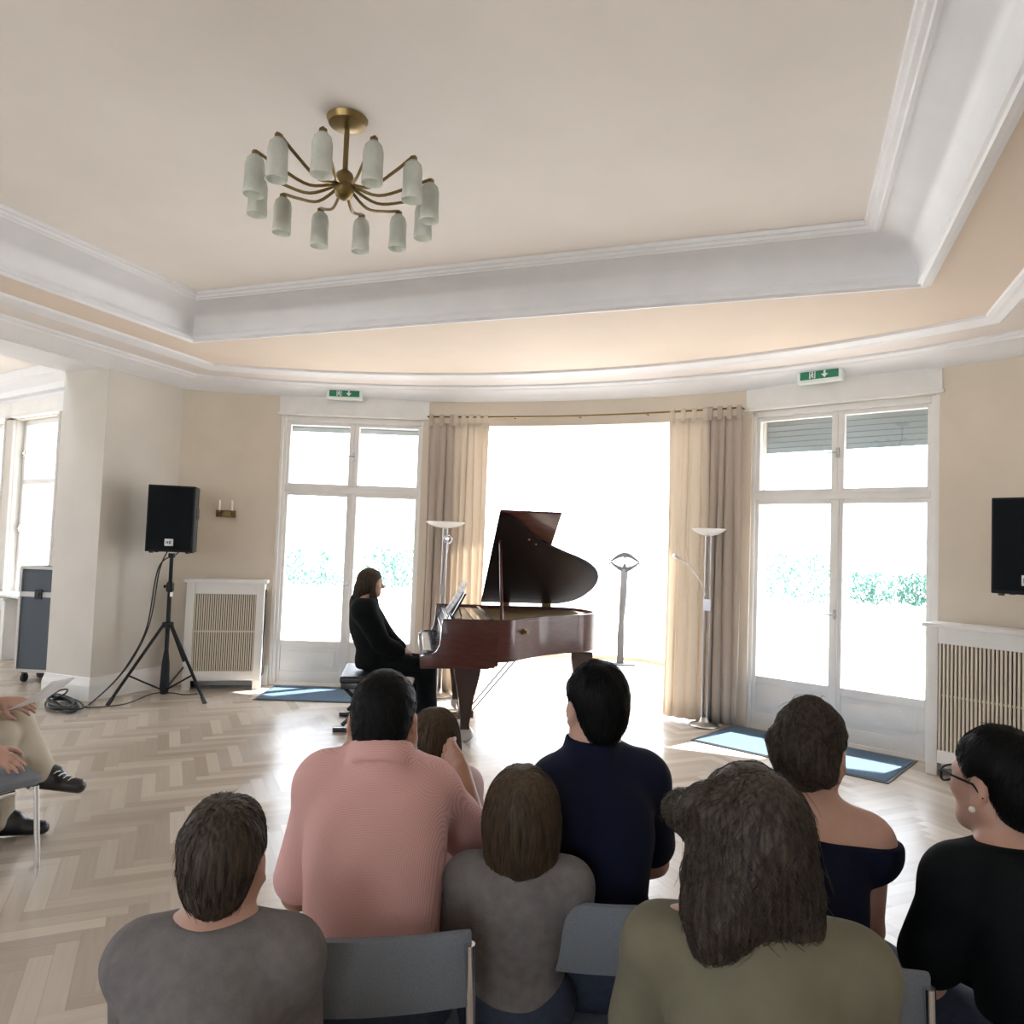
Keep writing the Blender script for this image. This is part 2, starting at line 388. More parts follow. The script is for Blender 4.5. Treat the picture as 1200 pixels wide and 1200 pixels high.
# ------------------------------------------------------------------ glazed doors
def glazed_door(name, A, Bp, label):
    """A..Bp: door foot line on the inner wall face, left to right as seen from the room"""
    d = (Bp-A).normalized(); n = V((-d.y, d.x)); w = (Bp-A).length       # n points out of doors
    root = empty(name, (A.x, A.y, 0), math.atan2(d.y, d.x), label=label, cat='door', kind='structure')
    fr = B(); f = .045
    bx(fr, 0, f, -.01, .14, 0, 2.77); bx(fr, w-f, w, -.01, .14, 0, 2.77); bx(fr, f, w-f, -.01, .14, 2.715, 2.77)
    bx(fr, f, w-f, -.01, .14, 1.985, 2.04); bx(fr, 0, w, .0, .14, -.02, .03)
    bx(fr, -.02, .012, -.03, .02, 0, 2.77); bx(fr, w-.012, w+.02, -.03, .02, 0, 2.77)
    obj('frame', fr, 'wood_w', root, bevel=.004)
    m = w/2
    for s in (0, 1):
        x0, x1 = (f, m) if s == 0 else (m, w-f)
        gl, gr = (x0+.03, x1-.05) if s == 0 else (x0+.05, x1-.03)
        sb = B()   # upper casement
        bx(sb, x0, gl, .01, .06, 2.04, 2.715); bx(sb, gr, x1, .01, .06, 2.04, 2.715); bx(sb, gl, gr, .01, .06, 2.04, 2.074); bx(sb, gl, gr, .01, .06, 2.68, 2.715)
        c = obj('casement', sb, 'wood_w', root, bevel=.004)
        p = B(); bx(p, gl-.005, gr+.005, .033, .037, 2.07, 2.685); obj('pane', p, 'glass', c)
        lb = B()   # lower leaf
        bx(lb, x0, gl, .01, .06, .03, 1.985); bx(lb, gr, x1, .01, .06, .03, 1.985); bx(lb, gl, gr, .01, .06, 1.948, 1.985)
        bx(lb, gl, gr, .01, .06, .39, .455); bx(lb, gl, gr, .01, .06, .03, .14)
        bx(lb, gl, gr, .022, .05, .14, .39); bx(lb, gl+.05, gr-.05, .012, .03, .19, .345)
        q = obj('door_leaf', lb, 'wood_w', root, bevel=.004)
        p = B(); bx(p, gl-.005, gr+.005, .033, .037, .45, 1.953); obj('pane', p, 'glass', q)
        if s == 0:
            for par, z in ((c, 2.37), (q, 1.04)):
                h = B(); bx(h, m-.013, m+.013, -.006, .012, z-.04, z+.04); tube(h, [(m, -.004, z), (m, -.035, z), (m-.085, -.04, z-.006)], [.008, .008, .006], 8)
                obj('handle', h, 'steel', par, label='metal lever handle')
            ab = B(); bx(ab, m-.02, m+.02, -.004, .012, .03, 1.98); obj('astragal', ab, 'wood_w', q, bevel=.004)
    k = B(); bx(k, -.035, w+.035, -.055, .06, 2.80, 3.0); bx(k, -.05, w+.05, -.07, .06, 2.775, 2.80)
    obj('shutter_box', k, 'wood_w', root, bevel=.004)
    return root, d, n, w
DL = glazed_door('door_1', V((-4.936, 6.396)), V((-3.563, 6.927)), 'white glazed double door on the left of the curved wall')
DR = glazed_door('door_2', V((-.317, 6.927)), V((1.056, 6.396)), 'white glazed double door on the right of the curved wall')
for (root, d, n, w), zs, lab in ((DL, 2.66, 'grey roller shutter just showing behind the top panes of the left glazed door'), (DR, 2.44, 'grey blue roller shutter lowered behind the top panes of the right glazed door')):
    r = empty('roller_shutter', root.location+V((n.x, n.y, 0))*.36, root.rotation_euler.z, label=lab, cat='shutter', group='roller shutters outside the glazed doors')
    sl = B()
    z = zs
    while z < 2.95:
        box(sl, (w/2, 0, z+.025), (w+.1, .012, .046)); z += .05
    bx(sl, -.05, w+.05, .002, .010, (2.66 if root is DL[0] else 2.44)+.004, 2.95, 1)
    obj('slat_curtain', sl, ['shutter', 'iron'], r)
    for x in (-.03, w+.03):
        gb = B(); bx(gb, x-.02, x+.02, -.03, .03, 1.2, 2.97); obj('guide_rail', gb, 'wood_w', r)

# bay beyond the opening
b = B()
pts = [V((-.3, 7.0)), V((-.15, 8.2)), V((-.5, 9.3)), V((-1.43, 10.09)), V((-1.97, 10.34)), V((-3.03, 10.0)), V((-3.75, 9.3)), V((-3.85, 8.2)), V((-3.6, 7.0))]
f = b.faces.new([b.verts.new((p.x, p.y, .0)) for p in pts]); bmesh.ops.extrude_face_region(b, geom=[f])
for v in list(b.verts)[len(pts):]: v.co.z = -.08
obj('floor_bay', b, 'stone', kind='structure', label='pale stone floor of the glazed bay beyond the opening', cat='floor')
cp = catmull([(p.x, p.y, 0) for p in pts[1:-1]], 6)
cp = [V((p.x, p.y)) for p in cp]
b = B(); sweep(b, cp, [(0, -.08), (0, .045), (-.12, .045), (-.12, -.08)], shut=True)
obj('trim_7', b, 'curb', kind='structure', smooth=40, label='low sandstone kerb under the bay glazing', cat='kerb')
b = B(); sweep(b, cp, [(-.05, .045), (-.05, 3.3), (-.06, 3.3), (-.06, .045)], shut=True)
obj('window_1', b, 'glass', kind='structure', smooth=40, label='tall frameless curved glazing of the bay', cat='window')

# grounds outside
b = B(); bx(b, -60, 60, -40, 80, -.4, -.1)
obj('ground_outside', b, 'lawn', kind='structure', label='sunlit pale gravel outside the windows', cat='ground')
def hedge(name, c, size, label, n=900, group='hedges and shrubs in the garden', seed=1):
    rnd = random.Random(seed); b = B()
    for i in range(n):
        while True:
            p = V((rnd.uniform(-1, 1), rnd.uniform(-1, 1), rnd.uniform(-1, 1)))
            if abs(p.x)**5+abs(p.y)**5+abs(p.z)**(5 if p.z < 0 else 2.5)*(1.1+.5*math.sin(p.x*7+seed)) < 1: break
        q = V((p.x*size[0], p.y*size[1], (p.z*.5+.5)*size[2]))
        R = rot3(rnd.uniform(0, 6), rnd.uniform(0, 3), rnd.uniform(0, 3)); s = rnd.uniform(.05, .10)
        vs = [b.verts.new(q+R @ V(t)*s) for t in ((0, -1, 0), (.45, 0, .1), (0, 1.1, 0), (-.45, 0, .1))]
        b.faces.new(vs)
    root = empty(name, c, 0, label=label, cat='shrub', group=group)
    obj('foliage', b, 'hedge', root)
    t = B(); tube(t, [(0, 0, 0), (.02, 0, size[2]*.6)], [.04, .02], 6); obj('stem', t, 'plank', root)
# garden
for px, py, t, sz, lab, sd in ((938, 703, 26, (1.5, .8, 1.7), 'loose green shrub in the garden beyond the left leaf of the right glazed door', 3), (1022, 703, 27, (.78, .7, 1.15), 'low clipped hedge beyond the right leaf of the right glazed door, nearer its middle', 4),
        (1073, 703, 27, (.60, .7, 1.2), 'low clipped hedge beyond the right leaf of the right glazed door, nearer its outer edge', 5),
        (362, 697, 26, (1.4, .8, 1.3), 'green shrub in the garden beyond the left leaf of the left glazed door', 6), (462, 690, 26, (1.3, .8, 1.4), 'green shrub in the garden behind the seated pianist', 7)):
    p = at(px, py, t); p.z = -.1; hedge('garden_shrub', p, sz, lab, n=900, seed=sd)

# ------------------------------------------------------------------ side room seen through the opening on the left
W0 = V((-8.53, 6.24)); WD = V((.97, -.24)).normalized(); WN = V((.24, .97)).normalized()
WA = math.atan2(WD.y, WD.x); WR = rot3(WA)
def wb(b, s0, s1, o0, o1, z0, z1):
    c = W0+WD*((s0+s1)/2)+WN*((o0+o1)/2); box(b, (c.x, c.y, (z0+z1)/2), (s1-s0, abs(o1-o0), z1-z0), WR)
b = B()
wb(b, -3.2, -.22, 0, .35, -.1, .74); wb(b, -.22, .86, 0, .35, -.1, .74); wb(b, .86, 2.4, 0, .35, -.1, 3.5); wb(b, -.22, .86, 0, .35, 2.8, 3.5); wb(b, -3.2, -1.9, 0, .35, .74, 3.5); wb(b, -.5, -.22, 0, .35, .74, 3.5); wb(b, -1.9, -.5, 0, .35, 2.8, 3.5)
obj('wall_side_room', b, 'wall_pale', kind='structure', label='pale window wall of the side room on the left', cat='wall')
b = B(); bx(b, -11.9, -11.6, YB, 8, -.1, .8); bx(b, -11.9, -11.6, YB, 8, 2.8, 3.5)
for y0, y1 in ((YB, -2.4), (-1.0, .2), (1.8, 2.6), (4.6, 8)): bx(b, -11.9, -11.6, y0, y1, .8, 2.8)
obj('wall_far_left', b, 'wall_pale', kind='structure', label='far wall of the side room with windows', cat='wall')
b = B(); bx(b, -11.9, -6.55, YB-.3, 8, 3.3, 3.36)
obj('ceiling_side_room', b, 'ceil', kind='structure', label='white ceiling of the side room', cat='ceiling')
b = B(); sweep(b, [W0+WD*-3.2, W0+WD*2.2], [(0, 3.0), (.03, 3.0), (.05, 3.04), (.10, 3.06), (.12, 3.12), (.2, 3.18), (.24, 3.2), (.24, 3.3)])
obj('trim_8', b, 'trim', kind='structure', label='white cornice of the side room', cat='trim')
def casement_window(name, s0, s1, label):
    r = empty(name, (*(W0+WD*s0), 0), WA, label=label, cat='window', kind='structure'); w = s1-s0
    f = B(); bx(f, 0, .06, .1, .2, .74, 2.8); bx(f, w-.06, w, .1, .2, .74, 2.8); bx(f, .06, w-.06, .1, .2, 2.74, 2.8); bx(f, .06, w-.06, .1, .2, .74, .80); bx(f, .06, w-.06, .1, .2, 2.03, 2.09)
    bx(f, -.03, .0, -.02, .1, .74, 2.8); bx(f, w, w+.03, -.02, .1, .74, 2.8)
    obj('frame', f, 'wood_w', r, bevel=.004)
    p = B(); bx(p, .055, w-.055, .148, .152, .79, 2.04); bx(p, .055, w-.055, .148, .152, 2.08, 2.75); obj('pane', p, 'glass', r)
    for z in (1.5, 2.4):
        h = B(); bx(h, .02, .05, .085, .1, z-.04, z+.04); tube(h, [(.035, .09, z), (.035, .06, z), (.10, .058, z)], .008, 8); obj('handle', h, 'chrome', r, label='small metal window handle')
    k = B(); bx(k, -.1, w+.3, -.06, .05, 2.84, 3.0); bx(k, -.12, w+.32, -.08, .05, 2.81, 2.84); obj('shutter_box', k, 'wood_w', r, bevel=.004)
    s = B(); bx(s, -.3, w+.3, -.2, .12, .715, .745); obj('sill', s, 'wood_w', r, bevel=.006)
casement_window('window_2', -.22, .86, 'bright casement window of the side room above the grey flight case')
casement_window('window_3', -1.9, -.5, 'casement window of the side room at the left edge')

def radiator_cover(name, c, rz, w, dpt, h, label, nsl, mid=True):
    """front face centre foot at c; local x along the wall, y into the wall"""
    r = empty(name, (c[0], c[1], 0), rz, label=label, cat='radiator cover', group='slatted white radiator covers')
    st = .075
    f = B()
    for x0 in (-w/2, w/2-st): bx(f, x0, x0+st, 0, .03, 0, h-.03)
    bx(f, -w/2+st, w/2-st, 0, .03, h-.14, h-.03); bx(f, -w/2+st, w/2-st, 0, .03, .09, .18)
    obj('front_frame', f, 'wood_w', r, bevel=.003)
    for x0 in (-w/2, w/2-.025):
        s = B(); bx(s, x0, x0+.025, .03, dpt, 0, h-.03); obj('side_panel', s, 'wood_w', r)
    t = B(); bx(t, -w/2-.025, w/2+.025, -.03, dpt, h-.03, h); obj('top_shelf', t, 'wood_w', r, bevel=.006)
    g = B(); a, e = -w/2+st, w/2-st; pitch = (e-a)/nsl
    for i in range(nsl): bx(g, a+pitch*(i+.22), a+pitch*(i+.78), .004, .022, .18, h-.14)
    if mid: bx(g, a, e, .020, .028, h*.52, h*.52+.015)
    obj('slat_grille', g, 'slat', r)
    k = B(); bx(k, -w/2+.03, w/2-.03, .06, .09, .10, h-.06)  # added near-black sheet behind the slats, paints the shade in their gaps
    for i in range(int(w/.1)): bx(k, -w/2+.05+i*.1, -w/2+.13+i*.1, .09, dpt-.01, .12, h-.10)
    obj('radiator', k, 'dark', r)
    return r
radiator_cover('radiator_cover', ((-5.44-4.86)/2, (5.72+6.12)/2), math.atan2(.40, .58), .72, .24, 1.07, 'white slatted radiator cover between the tripod speaker and the left glazed door', 28)
radiator_cover('radiator_cover', (1.45, 5.80), math.atan2(-.31, .55), 1.16, .22, 1.065, 'white slatted radiator cover to the right of the right glazed door', 40)
c = W0+WD*(-.35)-WN*.18
radiator_cover('radiator_cover', c, WA, 1.2, .17, .70, 'low white radiator cover under the side room window', 40)

# ------------------------------------------------------------------ curtains
def curtain(name, x0, x1, mat_, z0, z1, label, folds, amp, seed, tabs=5, r=RW-.11):
    """x0..x1: arc angles in degrees; hangs from tabs in front of the curved wall"""
    rnd = random.Random(seed); p0, p1 = math.radians(x0), math.radians(x1)
    n, m = folds*10, 14
    b = B(); grid = []
    ph = [rnd.uniform(-.5, .5) for _ in range(folds+2)]; am = [rnd.uniform(.6, 1.25) for _ in range(folds+2)]
    for j in range(m+1):
        v = j/m; z = z1-(z1-z0)*v; row = []
        for i in range(n+1):
            u = i/n; k = u*folds; ki = int(k); fr = k-ki
            a = amp*(.35+.65*min(1, v*2.5))*(am[ki]*(1-fr)+am[ki+1]*fr)
            w = math.sin(2*PI*k+ph[ki]*(1-fr)+ph[ki+1]*fr+.5*math.sin(v*2.6+ki))
            drift = .012*math.sin(v*3+ki*1.7)
            phi = p0+(p1-p0)*u+(.35*a*math.cos(2*PI*k)+drift)/RW
            q = arc(phi, r+a*w*.6); row.append(b.verts.new((q.x, q.y, z)))
        grid.append(row)
    for A, C in zip(grid, grid[1:]):
        for i in range(n): b.faces.new((A[i], A[i+1], C[i+1], C[i]))
    q = arc((p0+p1)/2, r)
    for v in b.verts: v.co -= V((q.x, q.y, 0))
    root = obj(name, b, mat_, smooth=180, label=label, cat='curtain', group='floor length curtains on the curved wall'); root.location = (q.x, q.y, 0)
    md = root.modifiers.new('thick', 'SOLIDIFY'); md.thickness = .003
    for i in range(tabs):
        ph_ = p0+(p1-p0)*(i+.3)/(tabs-.4); t = B(); w = .022
        a_ = arc(ph_, r+.012); c_ = arc(ph_, r-.014); e = (arc(ph_+.01, r)-arc(ph_-.01, r)).normalized()*w
        zt = z1+.085
        ring = [(c_, z1-.03), (c_, zt-.01), ((a_+c_)/2, zt+.008), (a_, zt-.01), (a_, z1-.03)]
        L_ = [(t.verts.new((p.x-e.x-q.x, p.y-e.y-q.y, z)), t.verts.new((p.x+e.x-q.x, p.y+e.y-q.y, z))) for p, z in ring]
        for A, C in zip(L_, L_[1:]): t.faces.new((A[0], A[1], C[1], C[0]))
        tb = obj('hanging_tab', t, mat_, root); md = tb.modifiers.new('thick', 'SOLIDIFY'); md.thickness = .003
    return root
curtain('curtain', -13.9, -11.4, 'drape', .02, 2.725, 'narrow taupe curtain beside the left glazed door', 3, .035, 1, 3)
curtain('curtain', -11.5, -8.3, 'curtain', .02, 2.725, 'sunlit beige curtain at the left side of the bay opening, behind the piano', 5, .035, 2, 5)
curtain('curtain', 8.1, 11.4, 'curtain', .02, 2.725, 'sunlit beige curtain at the right side of the bay opening', 4, .035, 3, 4)
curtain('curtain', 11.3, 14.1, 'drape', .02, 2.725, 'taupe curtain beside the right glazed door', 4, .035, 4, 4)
b = B(); tube(b, [(*arc(math.radians(a), RW-.11), 2.793) for a in range(-14, 15)], .009, 8)
for a in (-14, -6, 0, 6, 14):
    p, q = arc(math.radians(a), RW-.11), arc(math.radians(a), RW+.005); tube(b, [(p.x, p.y, 2.793), (q.x, q.y, 2.793)], .007, 8)
obj('curtain_rod', b, 'brass', label='thin curved curtain rod above the bay opening', cat='curtain rod')

# ------------------------------------------------------------------ exit signs
def exit_sign(c, rz, label):
    r = empty('exit_sign', c, rz, label=label, cat='exit sign', group='green emergency exit signs under the cornice')
    r.scale = (1.25, 1.2, 1.2); w, h, d = .285, .105, .06
    b = B(); bx(b, -w/2, w/2, 0, d, -h, 0); obj('housing', b, 'signw', r, bevel=.004)
    b = B(); bx(b, -w/2+.02, w/2-.02, -.003, .004, -h+.022, -.018); obj('green_panel', b, 'green', r)
    b = B()
    P = lambda poly: prism(b, poly, (1, 0, 0), (0, 0, 1), (0, -1, 0), .002, (0, -.003, 0))
    P([(.030, -.024), (.042, -.024), (.042, -.052), (.058, -.052), (.036, -.078), (.014, -.052), (.030, -.052)])      # arrow down
    for x0, x1, z0, z1 in ((-.062, -.057, -.080, -.024), (-.028, -.023, -.080, -.024), (-.062, -.023, -.029, -.024)): P([(x0, z0), (x1, z0), (x1, z1), (x0, z1)])   # doorway
    P([(-.043+.006*math.cos(a), -.036+.006*math.sin(a)) for a in (2*PI*k/10 for k in range(10))])                       # running figure
    P([(-.048, -.044), (-.038, -.043), (-.040, -.060), (-.050, -.058)]); P([(-.050, -.058), (-.042, -.060), (-.033, -.066), (-.036, -.078), (-.040, -.078), (-.039, -.069)])
    P([(-.050, -.058), (-.045, -.060), (-.052, -.074), (-.060, -.076), (-.060, -.072), (-.055, -.070)]); P([(-.040, -.046), (-.030, -.052), (-.031, -.055), (-.041, -.051)]); P([(-.046, -.046), (-.056, -.054), (-.054, -.057), (-.045, -.051)])
    obj('pictogram', b, 'signw', r, label='white running figure and down arrow')
    b = B(); bx(b, -w/2+.02, w/2-.02, .01, d, 0, .012); obj('mounting_plate', b, 'dark', r)
for px, py, lab, dr in ((404, 453.5, 'green exit sign above the left glazed door', DL), (960, 429.5, 'green exit sign above the right glazed door', DR)):
    p = atz(px, py, 3.058); exit_sign(p, dr[0].rotation_euler.z, lab)

# ------------------------------------------------------------------ wall sconce
def on_bow(px, py, r=RW):
    d = ray(px, py); o = V((EYE.x-X0, EYE.y-YC)); a = d.x*d.x+d.y*d.y; bb = o.x*d.x+o.y*d.y; c = o.dot(o)-r*r
    return EYE+d*((-bb+math.sqrt(bb*bb-a*c))/a)
p = on_bow(265, 602); ph = math.atan2(p.x-X0, p.y-YC)
r = empty('wall_sconce', p, -ph, label='small brass double wall light above the left radiator cover', cat='wall light')
b = B(); bx(b, -.095, .095, -.02, .0, -.035, .035); obj('back_plate', b, 'brass', r, bevel=.004)
for x in (-.06, .06):
    b = B(); tube(b, [(x, -.01, -.01), (x, -.05, -.02), (x, -.06, .02)], .008, 8); lathe(b, [(0, .015), (.02, .018), (.022, .03), (.012, .034)], (x, -.06, 0), 14); obj('arm', b, 'brass', r)
    b = B(); lathe(b, [(.014, .03), (.014, .115), (.010, .13), (0, .14)], (x, -.06, 0), 12); obj('candle_tube', b, 'ivory', r, smooth=40)

# ------------------------------------------------------------------ loudspeakers
def letters(b, s, o):
    """H and K as bars, cap height s"""
    t = s*.2
    def bar(x0, z0, x1, z1):
        d = V((x1-x0, 0, z1-z0)); n = V((-d.z, 0, d.x)).normalized()*t/2
        prism(b, [(x0*s+n.x, z0*s+n.z), (x1*s+n.x, z1*s+n.z), (x1*s-n.x, z1*s-n.z), (x0*s-n.x, z0*s-n.z)], (1, 0, 0), (0, 0, 1), (0, -1, 0), .001, o)
    bar(0, 0, 0, 1); bar(.5, 0, .5, 1); bar(0, .5, .5, .5); bar(.9, 0, .9, 1); bar(.9, .45, 1.4, 1); bar(1.0, .52, 1.42, 0)
def loudspeaker(c, rz, label, w=.40, h=.62, d=.36):
    r = empty('loudspeaker', c, rz, label=label, cat='loudspeaker', group='black box loudspeakers')
    b = B(); prism(b, [(-w/2, -d/2), (w/2, -d/2), (w/2, d*.2), (w*.34, d/2), (-w*.34, d/2), (-w/2, d*.2)], (1, 0, 0), (0, 1, 0), (0, 0, 1), h); obj('cabinet', b, 'black', r, bevel=.008)
    b = B(); bx(b, -w/2+.012, w/2-.012, -d/2-.014, -d/2+.002, .02, h-.012); obj('front_grille', b, 'grille', r, bevel=.01)
    b = B(); bx(b, -.036, .036, -d/2-.019, -d/2-.012, .055, .118); g = obj('logo_badge', b, 'alu', r, bevel=.004)
    b = B(); letters(b, .030, (-.022, -d/2-.0195, .072)); obj('logo_letters', b, 'black', g)
    for x in (-1, 1):
        b = B(); bx(b, x*w/2-.004, x*w/2+.006, -.06, .08, h*.5, h*.5+.11); bx(b, x*w/2+.004*x-.004, x*w/2+.004*x+.006, -.05, .07, h*.5+.02, h*.5+.035); obj('side_handle', b, 'felt', r)
    for x in (-w*.38, w*.38):
        for y in (-d*.4, d*.3): b = B(); lathe(b, [(0, -.012), (.018, -.012), (.02, 0)], (x, y, 0), 10); obj('rubber_foot', b, 'felt', r)
    return r
def speaker_stand(c, h, azs, rad, label, zs=.66):
    r = empty('speaker_stand', (c[0], c[1], 0), 0, label=label, cat='speaker stand', group='tripod speaker stands')
    b = B(); tube(b, [(0, 0, .06), (0, 0, zs+.35)], .019, 14); obj('lower_tube', b, 'black', r, smooth=60)
    b = B(); tube(b, [(0, 0, zs+.3), (0, 0, h-.03)], .0165, 14); lathe(b, [(.03, h-.05), (.03, h-.01), (.0, h-.01)], n=14); obj('upper_pole', b, 'black', r, smooth=60)
    b = B(); lathe(b, [(.02, zs+.30), (.034, zs+.31), (.034, zs+.38), (.02, zs+.40)], n=14); tube(b, [(-.03, 0, zs+.35), (-.065, 0, zs+.35)], [.01, .016], 8); obj('clamp_collar', b, 'black', r, smooth=40)
    b = B(); bx(b, .018, .022, -.015, .015, zs+.26, zs+.30); obj('label_sticker', b, 'ivory', r)
    b = B(); lathe(b, [(.02, zs-.03), (.05, zs-.02), (.05, zs+.02), (.02, zs+.03)], n=14); obj('leg_collar', b, 'black', r, smooth=40)
    b = B(); lathe(b, [(.0, .02), (.035, .03), (.042, .10), (.035, .30), (.02, .42)], n=14); obj('sliding_sleeve', b, 'black', r, smooth=50)
    for a in azs:
        dx, dy = math.cos(a), math.sin(a); n = V((dx, dy, 0))
        b = B(); tube(b, [n*.045+V((0, 0, zs)), n*rad+V((0, 0, .02))], .014, 10); lg = obj('leg', b, 'black', r, smooth=60)
        b = B(); tube(b, [n*(rad-.03)+V((0, 0, .06)), n*(rad+.012)+V((0, 0, .0))], [.018, .02], 10); obj('rubber_foot', b, 'felt', lg, smooth=60)
        b = B(); m = n*(.045+(rad-.045)*.66)+V((0, 0, zs*.36)); tube(b, [n*.03+V((0, 0, .07)), m], .008, 8); obj('brace', b, 'black', r, smooth=60)
    return r
sp = V((-5.36, 5.42))
tl = at(0, 0, 1)
aL, aR = atz(126, 827, 0), atz(236, 824, 0)
azs = []
for q in (aL, aR): azs.append(math.atan2(q.y-sp.y, q.x-sp.x))
azs.append(math.radians(105))
speaker_stand(sp, 1.33, azs, .51, 'black tripod stand carrying the loudspeaker by the wall pier')
loudspeaker((sp.x+.0, sp.y, 1.335), .62, 'black loudspeaker on the tripod by the wall pier, shown whole', w=.40, h=.605)
q = at(1215, 640, 4.6)
speaker_stand((q.x+.02, q.y), 1.315, [math.radians(20), math.radians(-100), math.radians(140)], .25, 'black tripod stand carrying the loudspeaker at the right edge', zs=.5)
loudspeaker((q.x, q.y, 1.32), -.46, 'black loudspeaker cut off by the right edge of the photo', w=.40, h=.59)

# cables
def wire(name, ps, r, label, cat='cable', m='cable', n=8, group=None):
    b = B()
    for P in ps: tube(b, catmull(P, 8), r, n)
    return obj(name, b, m, smooth=180, label=label, cat=cat, group=group)
z = .008
h1, h2 = V((sp.x-.02, sp.y-.02, 1.36)), V((sp.x, sp.y+.14, 1.45))
e1 = atz(104, 826, z); e2 = atz(108, 823, z)
wire('speaker_cable', [[h2, V((sp.x-.03, sp.y+.1, 1.32)), at(186, 665, 6.9), at(172, 735, 6.85), at(150, 778, 6.75), at(128, 805, 6.6), e1]], .006, 'black speaker cable hanging from the loudspeaker down to the cable coil', group='loose cables by the tripod')
wire('speaker_cable', [[h1, at(187, 668, 6.9), at(176, 728, 6.86), at(158, 768, 6.8), at(136, 797, 6.65), e2, atz(98, 829, z)]], .006, 'second black cable hanging beside the first behind the tripod', group='loose cables by the tripod')
wire('floor_cable', [[atz(*p, z) for p in ((100, 829), (122, 828), (150, 824), (178, 813), (200, 812), (216, 814), (232, 813))]], .005, 'thin cable lying on the floor under the tripod')
rnd = random.Random(5); L = []
c0 = atz(72, 829, 0)
for k in range(9):
    P = []; ox, oy = rnd.uniform(-.05, .05), rnd.uniform(-.03, .03); rx, ry = rnd.uniform(.17, .27), rnd.uniform(.07, .11); a0 = rnd.uniform(0, 6)
    for i in range(13):
        t = a0+i*2*PI/12; P.append(c0+V((ox+rx*math.cos(t)+rnd.uniform(-.012, .012), oy+ry*math.sin(t)-.12*math.cos(t), .010+.006*k+rnd.uniform(0, .01))))
    L.append(P)
L.append([c0+V((-.25, .1, .06)), c0+V((-.2, .14, .10)), c0+V((-.14, .16, .11)), c0+V((-.12, .12, .08)), c0+V((-.2, .1, .05))])
wire('cable_coil', L, .0075, 'untidy coil of dark cable on the floor at the foot of the wall pier')

# flight case
fc = at(42, 730, 7.02)
r = empty('flight_case', (-6.90, 5.44, 0), .30, label='tall grey flight case with aluminium edges on castors in the side room', cat='flight case')
w, d, z0, z1, zl = .38, .34, .12, 1.12, .86
for nm, a, e in (('body', z0, zl-.02), ('lid', zl+.02, z1)):
    b = B(); bx(b, -w/2, w/2, -d/2, d/2, a, e); part = obj(nm, b, 'case', r)
    b = B()
    for x in (-1, 1):
        for y in (-1, 1): bx(b, x*w/2-.014, x*w/2+.014, y*d/2-.014, y*d/2+.014, a, e)
    for zz in ((a,) if nm == 'body' else (e,)):
        for y in (-1, 1): bx(b, -w/2, w/2, y*d/2-.014, y*d/2+.014, zz-.014, zz+.014)
        for x in (-1, 1): bx(b, x*w/2-.014, x*w/2+.014, -d/2, d/2, zz-.014, zz+.014)
    obj('edge_trim', b, 'alu', part)
b = B(); bx(b, -w/2-.006, w/2+.006, -d/2-.008, d/2+.008, zl-.025, zl+.025); obj('joint_band', b, 'alu', r)
b = B(); bx(b, -.035, .035, -d/2-.022, -d/2-.006, zl-.045, zl+.05); bx(b, -.018, .018, -d/2-.03, -d/2-.02, zl-.02, zl+.02); obj('latch', b, 'iron', r, bevel=.004)
for x in (-1, 1):
    for y in (-1, 1):
        b = B(); bx(b, x*w*.36-.03, x*w*.36+.03, y*d*.34-.03, y*d*.34+.03, .095, .125); lathe(b, [(0, -.013), (.042, -.013), (.042, .013), (0, .013)], (x*w*.36, y*d*.34, .042), 14, Matrix.Rotation(PI/2, 3, 'Y')); bx(b, x*w*.36-.02, x*w*.36+.02, y*d*.34-.012, y*d*.34+.012, .05, .1); obj('castor', b, 'felt', r)
for x in (-1, 1):
    b = B(); tube(b, [(x*(w/2+.01), -.06, .5), (x*(w/2+.03), -.06, .5), (x*(w/2+.03), .06, .5), (x*(w/2+.01), .06, .5)], .008, 8); obj('side_handle', b, 'alu', r)

# ------------------------------------------------------------------ door mats
def doormat(c, rz, w, d, label):
    b = B(); bx(b, -w/2, w/2, -d/2, d/2, 0.0, .010)
    bmesh.ops.subdivide_edges(b, edges=b.edges[:], cuts=6, use_grid_fill=True)
    o = obj('doormat', b, 'blue', label=label, cat='doormat', group='blue doormats inside the glazed doors'); o.location = (c[0], c[1], .001); o.rotation_euler = (0, 0, rz)
    e = B(); bx(e, -w/2-.02, w/2+.02, -d/2-.02, d/2+.02, 0, .006); obj('rubber_edge', e, 'felt', o)
    return o
a = DL[0].rotation_euler.z; m = DL[0].location.to_2d()+DL[1]*.80-DL[2]*.42; doormat(m, a, 1.42, .66, 'blue doormat in front of the left glazed door')
a = DR[0].rotation_euler.z; m = DR[0].location.to_2d()+DR[1]*.64-DR[2]*.44; doormat(m, a, 1.42, .74, 'blue doormat in front of the right glazed door, half in sun')

